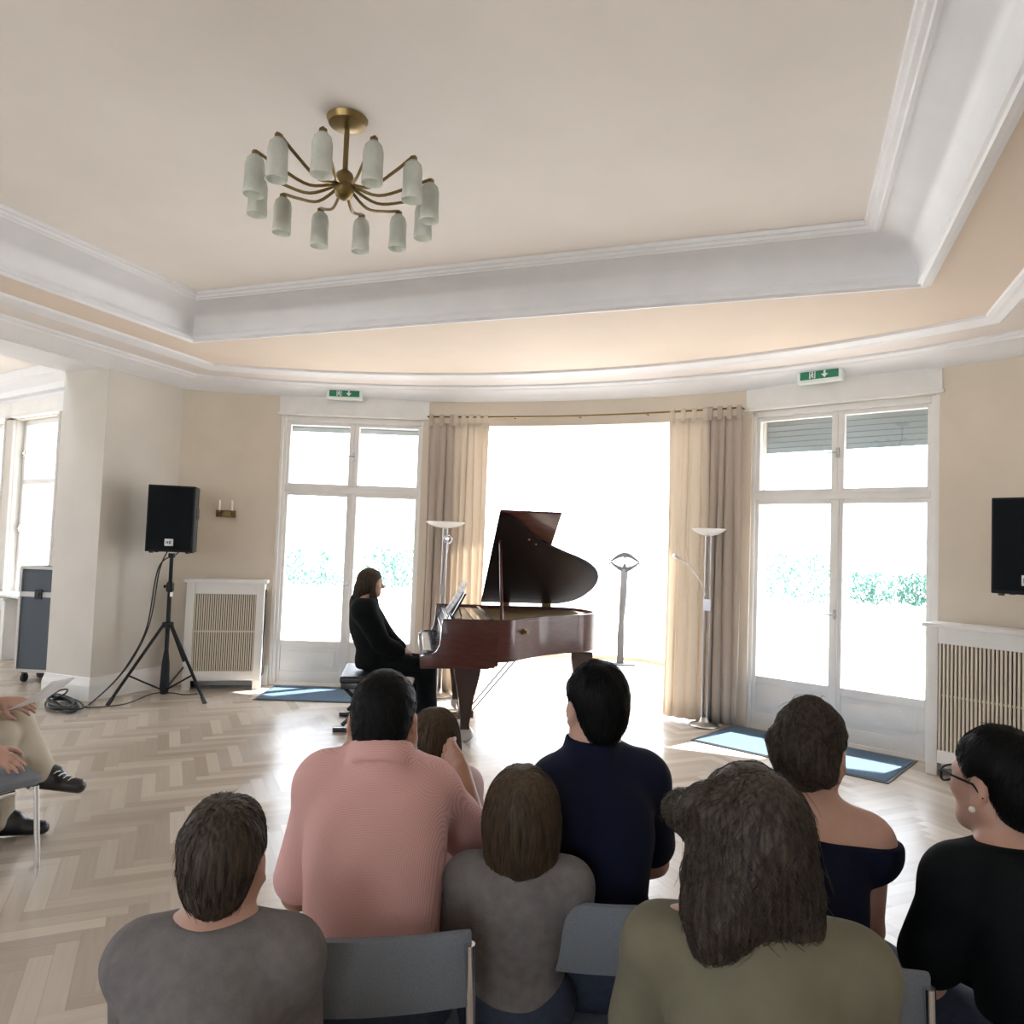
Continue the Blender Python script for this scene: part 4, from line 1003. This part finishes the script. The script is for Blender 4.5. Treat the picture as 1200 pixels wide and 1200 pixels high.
class Figure:
    """a seated body from its joints; fwd is the yaw it faces"""
    def __init__(s, head, yaw, seat, sc=1., lean=.10, pelvis=None, neck=None, wide=1., drop=.0, tuck=1., **J):
        s.h, s.yaw, s.s, s.wide = head, yaw, sc, wide
        f = V((-math.sin(yaw), math.cos(yaw), 0)); r = V((math.cos(yaw), math.sin(yaw), 0)); z = V((0, 0, 1)); s.f, s.r = f, r
        N = V(neck) if neck is not None else head.c-head.d(0, .045, 0)*sc-z*.145*sc
        Pv = V(pelvis) if pelvis is not None else V((N.x, N.y, 0))-f*lean+z*(seat+.10*sc)
        s.N, s.P = N, Pv
        s.C = Pv.lerp(N, .60)-f*.015; s.Wt = Pv.lerp(N, .28)+f*.005
        g = lambda n, v: V(J[n]) if n in J else v
        s.j = j = {}
        for sd, q in ((-1, 'L'), (1, 'R')):
            j['sh'+q] = g('sh'+q, N+r*sd*.175*sc*wide-z*(.060+drop)*sc+f*.01)
            j['el'+q] = g('el'+q, j['sh'+q]+r*sd*.045*sc*tuck+f*.08*sc-z*.25*sc)
            j['hip'+q] = g('hip'+q, Pv+r*sd*.085*sc-z*.01)
            j['kn'+q] = g('kn'+q, V((*(j['hip'+q]+f*.42*sc+r*sd*.03).xy, seat+.075*sc)))
            j['an'+q] = g('an'+q, V((*(j['kn'+q]+f*.03).xy, .085)))
            j['toe'+q] = g('toe'+q, V((*(j['an'+q]+f*.17*sc+r*sd*.02).xy, .03)))
            j['wr'+q] = g('wr'+q, j['hip'+q].lerp(j['kn'+q], .62)+z*.085*sc+r*sd*(-.02))
        ty = (N-Pv).normalized(); x = (r-ty*r.dot(ty)).normalized(); s.T = Matrix((x, ty.cross(x), ty)).transposed()
    def torso(s, F, g=0., low=True):
        k, T, w = s.s, s.T, s.wide
        E = lambda c, r: F.add(ell(c, [q*k+g for q in r], T), .05)
        E(s.C, (.155*w, .108, .175)); E(s.Wt, (.142*w, .108, .15))
        if low: E(s.P, (.170*w, .125, .115))
        F.add(cone(s.j['shL'], s.j['shR'], .062*k+g, .062*k+g), .06)
        for q in 'LR': F.add(cone(s.N-V((0, 0, .01)), s.N.lerp(s.j['sh'+q], .8)+V((0, 0, .012*k)), .052*k+g, .046*k+g), .05)
    def arm(s, F, q, g=0., upto=2., k=.03):
        c = s.s; a, e, w = s.j['sh'+q], s.j['el'+q], s.j['wr'+q]
        if upto >= 1: F.add(cone(a, e, .050*c+g, .040*c+g), k)
        else: F.add(cone(a, a.lerp(e, upto), .052*c+g, (.052-.010*upto)*c+g*1.5), k)
        if upto > 1: F.add(cone(e, e.lerp(w, upto-1), .039*c+g, (.039-.013*(upto-1))*c+g), .02)
    def leg(s, F, q, g=0., upto=2.):
        c = s.s; a, e, w = s.j['hip'+q], s.j['kn'+q], s.j['an'+q]
        F.add(cone(a, e, .082*c+g, .056*c+g), .03)
        if upto > 1:
            F.add(cone(e, e.lerp(w, upto-1), .053*c+g, (.053-.018*(upto-1))*c+g*1.3), .02); F.add(ell(e.lerp(w, .3)-s.f*.015*c, (.045*c+g, .045*c+g, .10*c)), .03)
    def build(s, label, cat='person', skin='skin', hands=True, res=.0075, hd=None, group=None, name='person'):
        h = s.h; F = Field(); s.h.skull(F); F.add(cone(s.N, h.p(0, -.012, -.05), .056*s.s, .052*s.s), .03); s.torso(F)
        for q in 'LR':
            s.arm(F, q); s.leg(F, q)
            sd = 1 if q == 'R' else -1
            if hands:
                dd, nn, cu = (hd or {}).get(q, (s.f*.9-s.r*sd*.35-V((0, 0, .15)), V((0, 0, 1)), (.30, .35, .3)))
                hand(F, s.j['wr'+q], dd, nn, -sd, s.s, cu)
            F.add(cone(s.j['an'+q]-s.f*.03, s.j['toe'+q], .038*s.s, .026*s.s), .03)
        pts = [*s.j.values(), s.P, h.p(0, 0, .13), h.p(0, 0, 0)]
        s.lo = [min(p[i] for p in pts)-.24 for i in range(3)]; s.hi = [max(p[i] for p in pts)+.24 for i in range(3)]
        s.o = V((s.P.x, s.P.y, s.P.z))
        s.root = finish(name, sdf_mesh(name, F, s.lo, s.hi, res, s.o), skin, smooth=180, label=label, cat=cat, group=group); s.root.location = s.o
        return s.root
    def part(s, nm, F, m, res=.0075, lo=None, hi=None, **k):
        return finish(nm, sdf_mesh(nm, F, lo or s.lo, hi or s.hi, res, s.o), m, s.root, smooth=180, **k)
    def shirt(s, m, nm='shirt', sleeve=.75, neckline=.035, collar=None, g=.012, seed=1, wr=.004, low=True, vneck=None):
        F = Field(); s.torso(F, g, low=low)
        for q in 'LR': s.arm(F, q, g+.003, sleeve)
        up = (s.h.c-s.N).normalized(); F.cut(half(s.N+up*neckline, up-s.f*.25))
        F.cut(half(s.P-V((0, 0, .06)), (0, 0, -1)))
        G = Field(); G.add(noisy(F, wr, 26, seed, (1, 1, .6)), .001)
        if collar:
            a, e = s.N-up*.012-s.f*.004, s.N+up*collar+s.f*.004
            for c_ in (cone(a, e, .086*s.s, .076*s.s),):
                D = Field(); D.add(c_, .001); D.sub(grow(c_, -.014), .002); D.cut(half(s.N+up*collar, up-s.f*.12), .003); D.cut(half(s.N-up*.03, -up), .003)
                G.add(D, .004)
        return s.part(nm, G, m)
    def trousers(s, m, nm='trousers', upto=1.93, g=.018, seed=3):
        F = Field(); F.add(ell(s.P, [q*s.s+g for q in (.172*s.wide, .127, .115)], s.T), .04)
        for q in 'LR': s.leg(F, q, g, upto)
        F.cut(half(s.P+V((0, 0, .09)), (0, 0, 1)))
        return s.part(nm, noisy(F, .004, 24, seed), m)
    def shoes(s, m):
        for q in 'LR':
            F = Field(); a, t = s.j['an'+q], s.j['toe'+q]; d = (t-a); d.z = 0; d.normalize()
            F.add(cone(a-d*.035-V((0, 0, .03)), t, .046*s.s, .036*s.s), .02); F.add(cone(a-d*.015+V((0, 0, .015)), a.lerp(t, .35)+V((0, 0, .012)), .047*s.s, .044*s.s), .03)
            F.cut(half(V((0, 0, max(.004, min(a.z, t.z)-.035))), (0, 0, -1)) if a.z < .2 else half((0, 0, -1), (0, 0, -1)))
            lo = [min(a[i], t[i])-.12 for i in range(3)]; hi = [max(a[i], t[i])+.12 for i in range(3)]
            s.part('shoe', F, m, .006, lo, hi)
    def hair_bounds(s, ext=.22, down=.2):
        c = s.h.c; return [c[i]-ext-(down if i == 2 else 0) for i in range(3)], [c[i]+ext for i in range(3)]
    def hair(s, style, m, seed=1, res=.005):
        h = s.h; F = Field(); e = h.ell
        down = .05
        if style == 'short':
            F.add(e((0, -.012, .040), (.083, .103, .094)), .01); F.add(e((0, -.055, -.025), (.062, .050, .068)), .03)
            F.cut(half(h.p(0, .085, .070), h.d(0, .70, -.71))); F.cut(half(h.p(0, -.05, -.078), h.d(0, .25, -1)))
            for x in (-1, 1): F.sub(e((x*.083, -.004, -.018), (.024, .026, .040)), .012)
            G = noisy(F, .0022, 120, seed, (1, 1, .5))
        elif style == 'crop':
            F.add(e((0, -.012, .037), (.080, .100, .093)), .01); F.add(e((0, -.060, -.018), (.062, .044, .064)), .03)
            F.cut(half(h.p(0, .080, .070), h.d(0, .72, -.69))); F.cut(half(h.p(0, -.05, -.070), h.d(0, .25, -1)))
            for x in (-1, 1): F.sub(e((x*.083, -.004, -.018), (.022, .028, .042)), .012)
            G = noisy(F, .0012, 200, seed)
        elif style == 'bob':
            F.add(e((0, -.012, .036), (.090, .106, .100)), .01); F.add(e((0, -.030, -.035), (.088, .082, .085)), .05); F.add(e((0, -.045, -.085), (.070, .055, .035)), .04)
            F.cut(half(h.p(0, .060, .02), h.d(0, 1, -.35))); F.cut(half(h.p(0, 0, -.112), h.d(0, 0, -1)))
            G = noisy(F, .0028, 95, seed, (1, 1, .14), h.R, h.c); down = .1
        elif style == 'long':
            F.add(e((0, -.014, .036), (.086, .106, .097)), .01); F.add(e((0, -.04, -.04), (.086, .070, .09)), .05)
            F.add(h.cone((-.045, -.075, -.05), (-.05, -.118, -.21), .041, .030), .04); F.add(h.cone((.045, -.075, -.05), (.05, -.118, -.21), .041, .030), .04); F.add(h.cone((0, -.085, -.05), (0, -.127, -.23), .043, .030), .04)
            for x in (-1, 1): F.add(h.cone((x*.072, .01, .0), (x*.078, .030, -.12), .026, .026), .03); F.add(h.cone((x*.078, .030, -.12), (x*.070, .070, -.29), .026, .016), .03)
            F.sub(e((0, .085, -.030), (.062, .060, .085)), .015)
            G = noisy(F, .003, 80, seed, (1, 1, .12), h.R, h.c); down = .25
        elif style == 'updo':
            F.add(e((0, -.018, .040), (.086, .110, .098)), .01); F.add(e((0, -.070, -.015), (.068, .060, .072)), .04)
            F.add(e((.006, -.105, .010), (.060, .045, .055)), .02); F.add(h.cone((-.06, -.07, .03), (.05, -.10, -.03), .032, .03), .02); F.add(h.cone((.06, -.06, .06), (-.04, -.11, .0), .03, .026), .02)
            F.cut(half(h.p(0, .080, .070), h.d(0, .72, -.69))); F.cut(half(h.p(0, -.05, -.092), h.d(0, .4, -1)))
            for x in (-1, 1): F.sub(e((x*.086, .0, -.026), (.030, .036, .048)), .012)
            G = noisy(noisy(F, .0055, 75, seed, (1, 1, .5), h.R, h.c), .0018, 190, seed+1, (1, .4, 1), h.R, h.c)
        elif style == 'wavy':
            F.add(e((0, -.015, .040), (.100, .118, .104)), .01); F.add(e((0, -.035, -.045), (.102, .092, .100)), .05)
            F.add(e((-.10, .05, .035), (.040, .045, .035)), .03); F.add(e((-.085, -.02, .06), (.045, .05, .04)), .03); F.add(e((.05, -.05, -.10), (.07, .06, .09)), .05); F.add(e((-.06, -.05, -.11), (.06, .06, .09)), .05)
            F.sub(e((.0, .105, -.04), (.055, .055, .08)), .015)
            G = noisy(noisy(F, .006, 42, seed, (1, 1, .5), h.R, h.c), .0022, 150, seed+1, (1, .6, .6), h.R, h.c); down = .12
        lo, hi = s.hair_bounds(down=down)
        me = sdf_mesh('hair', G, lo, hi, res, s.o)
        strands(me, G, h, style, s.o, seed)
        return finish('hair', me, m, s.root, smooth=180)

def strands(me, G, h, style, o, seed):
    """fine locks that lie on the hair surface and follow its flow, added to the hair mesh"""
    n0 = len(me.vertices); co = np.zeros(n0*3, 'f'); me.vertices.foreach_get('co', co); co = co.reshape(-1, 3)+nv(*o)
    rs = np.random.RandomState(seed); N, K, st, lift, rad = dict(short=(1500, 4, .006, .0015, .0007), crop=(1200, 3, .004, .001, .0006), bob=(1300, 9, .013, .0012, .0008), long=(900, 10, .018, .0015, .0009), updo=(1300, 7, .010, .002, .0008), wavy=(1700, 9, .014, .003, .0009))[style]
    P = co[rs.randint(0, n0, N)]; A = np.array(h.R, 'f'); crown = nv(*h.p(0, -.055, .130)); bun = nv(*h.p(.0, -.15, .0))
    wob = rs.normal(size=(N, 3)).astype('f'); lf = (lift*rs.uniform(.2, 1.6, N)).astype('f'); lf[:N//25] *= 4
    def grad(Q):
        e = .002; g = np.stack([G(Q+nv(*d))-G(Q-nv(*d)) for d in ((e, 0, 0), (0, e, 0), (0, 0, e))], 1); return g/(np.linalg.norm(g, axis=1)[:, None]+1e-6)
    path = []
    for k in range(K+1):
        g = grad(P); d = G(P); P = P-(d-lf*(k/K)**.7-.0004)[:, None]*g; path.append(P)
        if style == 'updo': fl = bun-P+.35*np.cross(g, bun-P)
        else: fl = (P-crown); fl = fl/(np.linalg.norm(fl, axis=1)[:, None]+1e-6)+nv(0, 0, -1.2 if style in ('bob', 'long') else -.5)
        if style == 'wavy': fl = fl+.9*np.sin(P@nv(60, 45, 70)[:, None]*1.0+wob[:, :1]*2)*np.cross(g, fl)
        fl = fl+wob*(.28 if style in ('short', 'crop', 'wavy') else .14); fl = fl-(fl*g).sum(1)[:, None]*g; fl /= np.linalg.norm(fl, axis=1)[:, None]+1e-6
        P = (P+fl*st).astype('f')
    path = np.stack(path, 1); tan = np.gradient(path, axis=1); tan /= np.linalg.norm(tan, axis=2)[..., None]+1e-6
    ref = wob[:, None]-(wob[:, None]*tan).sum(2)[..., None]*tan; ref /= np.linalg.norm(ref, axis=2)[..., None]+1e-6; bi = np.cross(tan, ref)
    w = (rad*np.array([1-.75*(k/K)**2 for k in range(K+1)]))[None, :, None]
    ring = np.stack([path+w*(ref*math.cos(a)+bi*math.sin(a)) for a in (0, 2.094, 4.189)], 2).reshape(-1, 3)-nv(*o)
    F = []
    base = np.arange(N)[:, None]*(K+1)*3+np.arange(K)[None]*3
    for a in range(3):
        c = (a+1) % 3; F.append(np.stack([base+a, base+c, base+3+c, base+3+a], -1).reshape(-1, 4))
    F = (np.concatenate(F)+n0).astype('i4'); l0, p0 = len(me.loops), len(me.polygons)
    me.vertices.add(len(ring)); allc = np.concatenate([co-nv(*o), ring]).astype('f'); me.vertices.foreach_set('co', allc.ravel())
    lv = np.zeros(l0, 'i4'); me.loops.foreach_get('vertex_index', lv); ps = np.zeros(p0, 'i4'); me.polygons.foreach_get('loop_start', ps)
    me.loops.add(F.size); me.loops.foreach_set('vertex_index', np.concatenate([lv, F.ravel()])); me.polygons.add(len(F)); me.polygons.foreach_set('loop_start', np.concatenate([ps, l0+np.arange(0, F.size, 4, dtype='i4')])); me.update(calc_edges=True)

# chairs of the audience
def make_chair():
    r = empty('conference_chair', (0, 0, 0))
    b = B(); R9 = .07; cs = [(sx*(.225-R9)+R9*math.cos(a), .0075+sy*(.2175-R9)+R9*math.sin(a)) for sx, sy, a0 in ((1, 1, 0), (-1, 1, PI/2), (-1, -1, PI), (1, -1, 1.5*PI)) for a in (a0+PI/2*k/6 for k in range(7))]
    prism(b, cs, (1, 0, 0), (0, 1, 0), (0, 0, 1), .038, (0, 0, .367)); obj('seat', b, 'seat', r, bevel=.012, seg=3)
    b = B(); n = 8
    A = [(-.205+.41*i/n, -.235-.02*math.sin(PI*i/n)) for i in range(n+1)]
    prism(b, A+[(x, y-.022) for x, y in A[::-1]], (1, 0, 0), (0, 1, 0), (0, 0, 1), .15, (0, 0, .56)); obj('backrest', b, 'seat', r, bevel=.008)
    for sx in (-1, 1):
        b = B(); tube(b, [(sx*.20, .19, .36), (sx*.215, .21, .0)], .0115, 10); obj('leg', b, 'chrome', r, smooth=60, label='chrome front leg')
        b = B(); tube(b, [(sx*.20, -.17, .36), (sx*.215, -.23, .0)], .0115, 10); obj('leg', b, 'chrome', r, smooth=60, label='chrome rear leg')
        b = B(); tube(b, catmull([(sx*.215, .10, .352), (sx*.218, -.17, .352), (sx*.215, -.225, .42), (sx*.20, -.262, .69)], 6), .0115, 10); obj('back_frame', b, 'chrome', r, smooth=60)
    b = B(); tube(b, [(-.20, .17, .350), (.20, .17, .350)], .01, 8); tube(b, [(-.20, -.16, .350), (.20, -.16, .350)], .01, 8); obj('seat_frame', b, 'chrome', r)
    return r
chair0 = make_chair(); chair_used = []
def chair(x, y, yaw, label, sc=1.):
    c = chair0 if not chair_used else copy_tree(chair0); chair_used.append(1)
    c.location = (x, y, 0); c.rotation_euler = (0, 0, yaw); c.scale = (sc, sc, sc)
    return tag(c, label, 'chair', 'grey chairs of the audience')

# --- pianist at the keys, hands in her lap
yp = PZ-PI/2
q = plocal(-.40, .72)
hp = at(433, 684, 5.98); 
hd_ = Head(at(434, 683, 6.02), yp+.10, -.03, 0, .92)
pel = plocal(-.36, .70, .53)
f_ = V((-math.sin(yp), math.cos(yp), 0)); r_ = V((math.cos(yp), math.sin(yp), 0))
lap = pel+f_*.17+V((0, 0, .075))
fig = Figure(hd_, yp, .44, .93, pelvis=pel, drop=.01, elL=pel-r_*.24+f_*.06+V((0, 0, .17)), elR=pel+r_*.25+f_*.05+V((0, 0, .17)), wrL=lap-r_*.10+f_*.03, wrR=lap+r_*.10+f_*.02,
    knL=pel-r_*.10+f_*.42-V((0, 0, .05)), knR=pel+r_*.11+f_*.42-V((0, 0, .05)), anL=pel-r_*.09+f_*.38-V((0, 0, .445)), anR=pel+r_*.10+f_*.44-V((0, 0, .445)))
person = fig.build('person in black with long brown hair sitting at the piano, hands in lap', res=.006, hd={'L': (f_*.6+r_*.75-V((0, 0, .12)), V((0, 0, 1)), (.2, .3, .3)), 'R': (f_*.75-r_*.6-V((0, 0, .12)), V((0, 0, 1)), (.2, .3, .3))})
hd_.eyes(person, fig.o)
fig.shirt('blackc', 'jacket', sleeve=1.93, neckline=.02, g=.040, wr=.006)
F = Field(); F.add(ell(fig.P+f_*.03, (.18, .15, .125)), .04)
for k in 'LR': F.add(cone(fig.j['hip'+k], fig.j['kn'+k], .10, .078), .05); F.add(cone(fig.j['kn'+k], fig.j['an'+k]+V((0, 0, .06)), .075, .085), .05)
F.cut(half(fig.P+V((0, 0, .08)), (0, 0, 1)))
fig.part('skirt', noisy(F, .006, 22, 5), 'blackc')
fig.hair('long', 'hair_p', 2); fig.shoes('shoe')

def audience(label, hpx, hyaw, pitch, roll, hs, yaw, seat, sc, hair, hm, shirt, sm, skin='skin', chair_label=None, lean=.10, tr='denim', collar=None, sleeve=.75, neckline=.035, sh={}, seed=1, wide=1., g=.012, drop=0., csc=1., neck=None, pel=None, hd=None, stand=False, tuck=1.):
    c = at(*hpx); h = Head(c, hyaw, pitch, roll, hs)
    J = {k: at(*v) for k, v in sh.items()}
    if stand:
        N = c-V((0, 0, .145*sc)); f = V((-math.sin(yaw), math.cos(yaw), 0)); r = V((math.cos(yaw), math.sin(yaw), 0)); P0 = V((N.x, N.y, .47))-f*.02
        for q, sd in (('L', -1), ('R', 1)):
            b0 = P0+r*sd*.055; J['kn'+q] = V((*b0.xy, .27)); J['an'+q] = V((*b0.xy, .075))-f*.01; J['toe'+q] = V((*b0.xy, .03))+f*.11
            J.setdefault('wr'+q, P0+r*sd*.17+V((0, 0, .02))+f*.03)
    fg = Figure(h, yaw, seat, sc, lean, pelvis=P0 if stand else None, tuck=tuck, wide=wide, drop=drop, neck=at(*neck) if neck else None, **J)
    fg.build(label, skin=skin, hd=hd)
    fg.shirt(shirt, sm, sleeve=sleeve, neckline=neckline, collar=collar, g=g, seed=seed); fg.trousers(tr, seed=seed); fg.shoes('shoe')
    fg.hair(hair, hm, seed)
    if chair_label: chair(fg.P.x+fg.f.x*.06, fg.P.y+fg.f.y*.06, yaw, chair_label, csc)
    return fg
pm = audience('person in a pink checked shirt with short dark hair, bending towards the child', (450, 846, 1.85), .34, -.10, .0, 1.0, .50, .405, 1.0, 'crop', 'hair_k', 'pink', 'shirt', skin='skin2',
    chair_label='grey chair under the person in the pink checked shirt', neck=(446, 888, 1.80), sh=dict(shL=(380, 922, 1.80), shR=(504, 930, 1.86), elR=(560, 988, 1.98), wrR=(541, 905, 2.14), elL=(350, 1045, 1.84)), hd={'R': (at(520, 872, 2.26)-at(541, 905, 2.14), -FW-RT*.3, (.15, .3, .3))}, collar=.036, sleeve=.85, neckline=.03, seed=11, tr='denim')
ch = audience('child with a brown bob sitting in front of the person in the pink shirt', (509, 872, 2.42), .42, 0, 0, .90, .42, .405, .62, 'bob', 'hair_l', 'palepink', 'shirt', stand=True, sleeve=.9, seed=12, lean=.04, tr='greyk', csc=.98)
nvm = audience('person in a navy polo shirt with short black hair, seen from behind', (699, 830, 2.0), .62, -.02, 0, .97, .28, .405, .97, 'short', 'hair_k', 'navy', 'shirt', chair_label='grey chair under the person in the navy polo shirt',
    sh=dict(shL=(653, 921, 2.0), shR=(754, 915, 2.02)), neck=(694, 884, 1.98), collar=.044, seed=13, tr='denim', drop=.0)
bl = audience('child with straight light brown hair in front of the navy polo shirt', (611, 961, 1.75), .30, -.02, 0, .95, .30, .405, .66, 'bob', 'hair_l', 'greyk', 'shirt', stand=True, seed=14, lean=.04, tr='denim', csc=.97)
cu = audience('person with thick wavy brown hair, lowest head in the middle right', (876, 990, 1.30), .45, -.05, .12, .97, .15, .405, .88, 'wavy', 'hair_b', 'olive', 'shirt', chair_label='grey chair under the person with thick wavy hair', seed=15, tr='denim')
bu = audience('person with dark hair pinned up in a roll and a bare neck', (950, 881, 1.82), -.20, -.06, 0, .95, .05, .405, .92, 'updo', 'hair_b', 'navy', 'top', chair_label='grey chair under the person with pinned up hair', sleeve=.12, neckline=-.035, seed=16, tr='denim', wide=.86, tuck=.2)
gl = audience('person with short dark hair and glasses in profile at the right edge', (1171, 919, 1.66), .66, 0, 0, .98, .55, .405, .95, 'short', 'hair_k', 'blackc', 'shirt', chair_label='grey chair under the person with glasses', seed=17, tr='denim', wide=.86, tuck=.2)
br = audience('person whose brown crown of hair just shows left of the pink shirt', (262, 1008, 1.36), .45, 0, 0, .90, .45, .405, .80, 'short', 'hair_b', 'greyk', 'pullover', chair_label='grey chair under the person left of the pink shirt', sleeve=1.9, seed=18, tr='beigep', wide=.92, tuck=.5)
gl.h.eyes(gl.root, gl.o)
h = gl.h; b = B()
for x in (-1, 1):
    c = h.p(x*.034, .104, -.002); X, Z = h.d(1, .0, 0).normalized(), h.d(0, 0, 1)
    Y = h.d(0, 1, 0); X = (X-Y*.18*x).normalized()
    tube(b, [c+X*.027*math.copysign(abs(math.cos(t))**.6, math.cos(t))+Z*.017*math.copysign(abs(math.sin(t))**.6, math.sin(t)) for t in (2*PI*k/28 for k in range(28))], .0024, 8, closed=True)
    tube(b, [h.p(x*.061, .098, .008), h.p(x*.076, .06, .008), h.p(x*.084, -.005, .006), h.p(x*.082, -.03, -.018)], .0026, 8)
tube(b, [h.p(-.009, .106, .004), h.p(0, .110, .007), h.p(.009, .106, .004)], .0024, 8)
for v in b.verts: v.co -= gl.o
g_ = obj('glasses', b, 'black', gl.root, smooth=60, label='dark framed glasses')
for x in (-1, 1):
    b = B(); X = (h.d(1, 0, 0)-h.d(0, 1, 0)*.18*x).normalized(); f = [b.verts.new(h.p(x*.034, .104, -.002)+X*.026*math.cos(t)+h.d(0, 0, 1)*.016*math.sin(t)-gl.o) for t in (2*PI*k/20 for k in range(20))]; b.faces.new(f); obj('lens', b, 'glass', g_)
b = B(); lathe(b, [(0, -.007), (.005, -.005), (.007, 0), (.005, .005), (0, .007)], h.p(-.085, -.004, -.049)-gl.o, 14); obj('earring', b, 'ivory', gl.root, smooth=180, label='round pearl earring')

# the person at the left edge, legs crossed, with a sheet of paper
ya = -.877; fa = V((-math.sin(ya), math.cos(ya), 0)); ra = V((math.cos(ya), math.sin(ya), 0))
knl = at(16, 834, 3.76); pel = knl-fa*.44; pel.z = .505
pel = pel+ra*.02
hda = Head(pel+V((0, 0, .66))+fa*.06, ya+.2, 0, 0, 1)
knR = pel+fa*.42+ra*.10; knR.z = .48; anR = knR+fa*.02; anR.z = .085
fa_ = Figure(hda, ya, .405, .98, pelvis=pel, knL=knl, anL=at(50, 905, 3.70), toeL=at(92, 921, 3.74), knR=knR, anR=anR, toeR=anR+fa*.18-V((0, 0, .055)),
    wrL=at(6, 822, 3.68), elL=at(-62, 822, 3.72), wrR=at(-12, 880, 3.30), elR=at(-75, 838, 3.42))
sit = fa_.build('person in beige trousers with crossed legs at the left edge', skin='skin', res=.006,
    hd={'L': (at(40, 826, 3.66)-at(6, 822, 3.68), at(20, 780, 3.5)-at(20, 822, 3.66), (.25, .5, .4)), 'R': (at(19, 897, 3.30)-at(-12, 880, 3.30), at(5, 850, 3.2)-at(5, 890, 3.3), (.15, .3, .3))})
fa_.shirt('olive', 'shirt', sleeve=1.35, collar=.05, seed=21); fa_.trousers('beigep', upto=2.0, g=.02, seed=22); fa_.shoes('shoe'); fa_.hair('short', 'hair_b', 23)
for k in range(4):
    b = B(); q = at(67+k*5.5, 905+k*2.6, 3.655); tube(b, [q-FW*.02-RT*.004-V(fa_.o), q+UP*.004-V(fa_.o), q+FW*.02+RT*.004-V(fa_.o)], .0026, 6); obj('shoe_lace', b, 'alu', sit)
chair(pel.x+fa.x*.04, pel.y+fa.y*.04, ya, 'grey chair under the person in beige trousers')
yc = -.25; fc_, rc_ = V((-math.sin(yc), math.cos(yc), 0)), V((math.cos(yc), math.sin(yc), 0)); cq = at(46, 908, 3.33)-fc_*.20-rc_*.20
chair(cq.x, cq.y, yc, 'empty grey chair at the left edge with a hand resting on it')
b = B(); p0, p1 = at(19, 830, 3.60), at(71, 797, 3.72); dp = (p1-p0); sd = (FW*.93-UP*.10).normalized()*.2; n = 8; rows = []
for i in range(n+1):
    t = i/n; q = p0+dp*t+V((0, 0, 1))*(-.012*math.sin(PI*t)); rows.append([b.verts.new(q-sd*.35+sd*k*.5) for k in (0, 1, 2)])
for A, C in zip(rows, rows[1:]):
    for k in (0, 1): b.faces.new((A[k], A[k+1], C[k+1], C[k]))
for v in b.verts: v.co -= p0
pp = obj('sheet_of_paper', b, 'paper', smooth=180, label='white sheet of paper held on the knee of the person in beige trousers', cat='paper'); pp.location = p0
md = pp.modifiers.new('thick', 'SOLIDIFY'); md.thickness = .0015
if chair0.users_scene: pass
# ------------------------------------------------------------------ light: daylight and sun
w = bpy.data.worlds.new('daylight'); SC.world = w; w.use_nodes = True
bg = w.node_tree.nodes['Background']; bg.inputs['Color'].default_value = (.86, .94, 1.04, 1); bg.inputs['Strength'].default_value = 11.0
sd = bpy.data.lights.new('sun', 'SUN'); so = bpy.data.objects.new('sun', sd); COL.objects.link(so)
sd.energy = 48; sd.angle = .012; sd.color = (1, .97, .93)
so.rotation_euler = V((-.50, -.85, -1.25)).to_track_quat('-Z', 'Y').to_euler()
so.location = (4, 12, 12)
SC.view_settings.view_transform = 'Standard'; SC.view_settings.look = 'None'; SC.view_settings.gamma = 1; SC.view_settings.use_curve_mapping = False
SC.view_settings.exposure = -0.70
cy = SC.cycles; cy.use_denoising = True; cy.max_bounces = 10; cy.diffuse_bounces = 6; cy.transparent_max_bounces = 16; cy.sample_clamp_indirect = 8; cy.caustics_reflective = False; cy.caustics_refractive = False
bpy.context.view_layer.update()
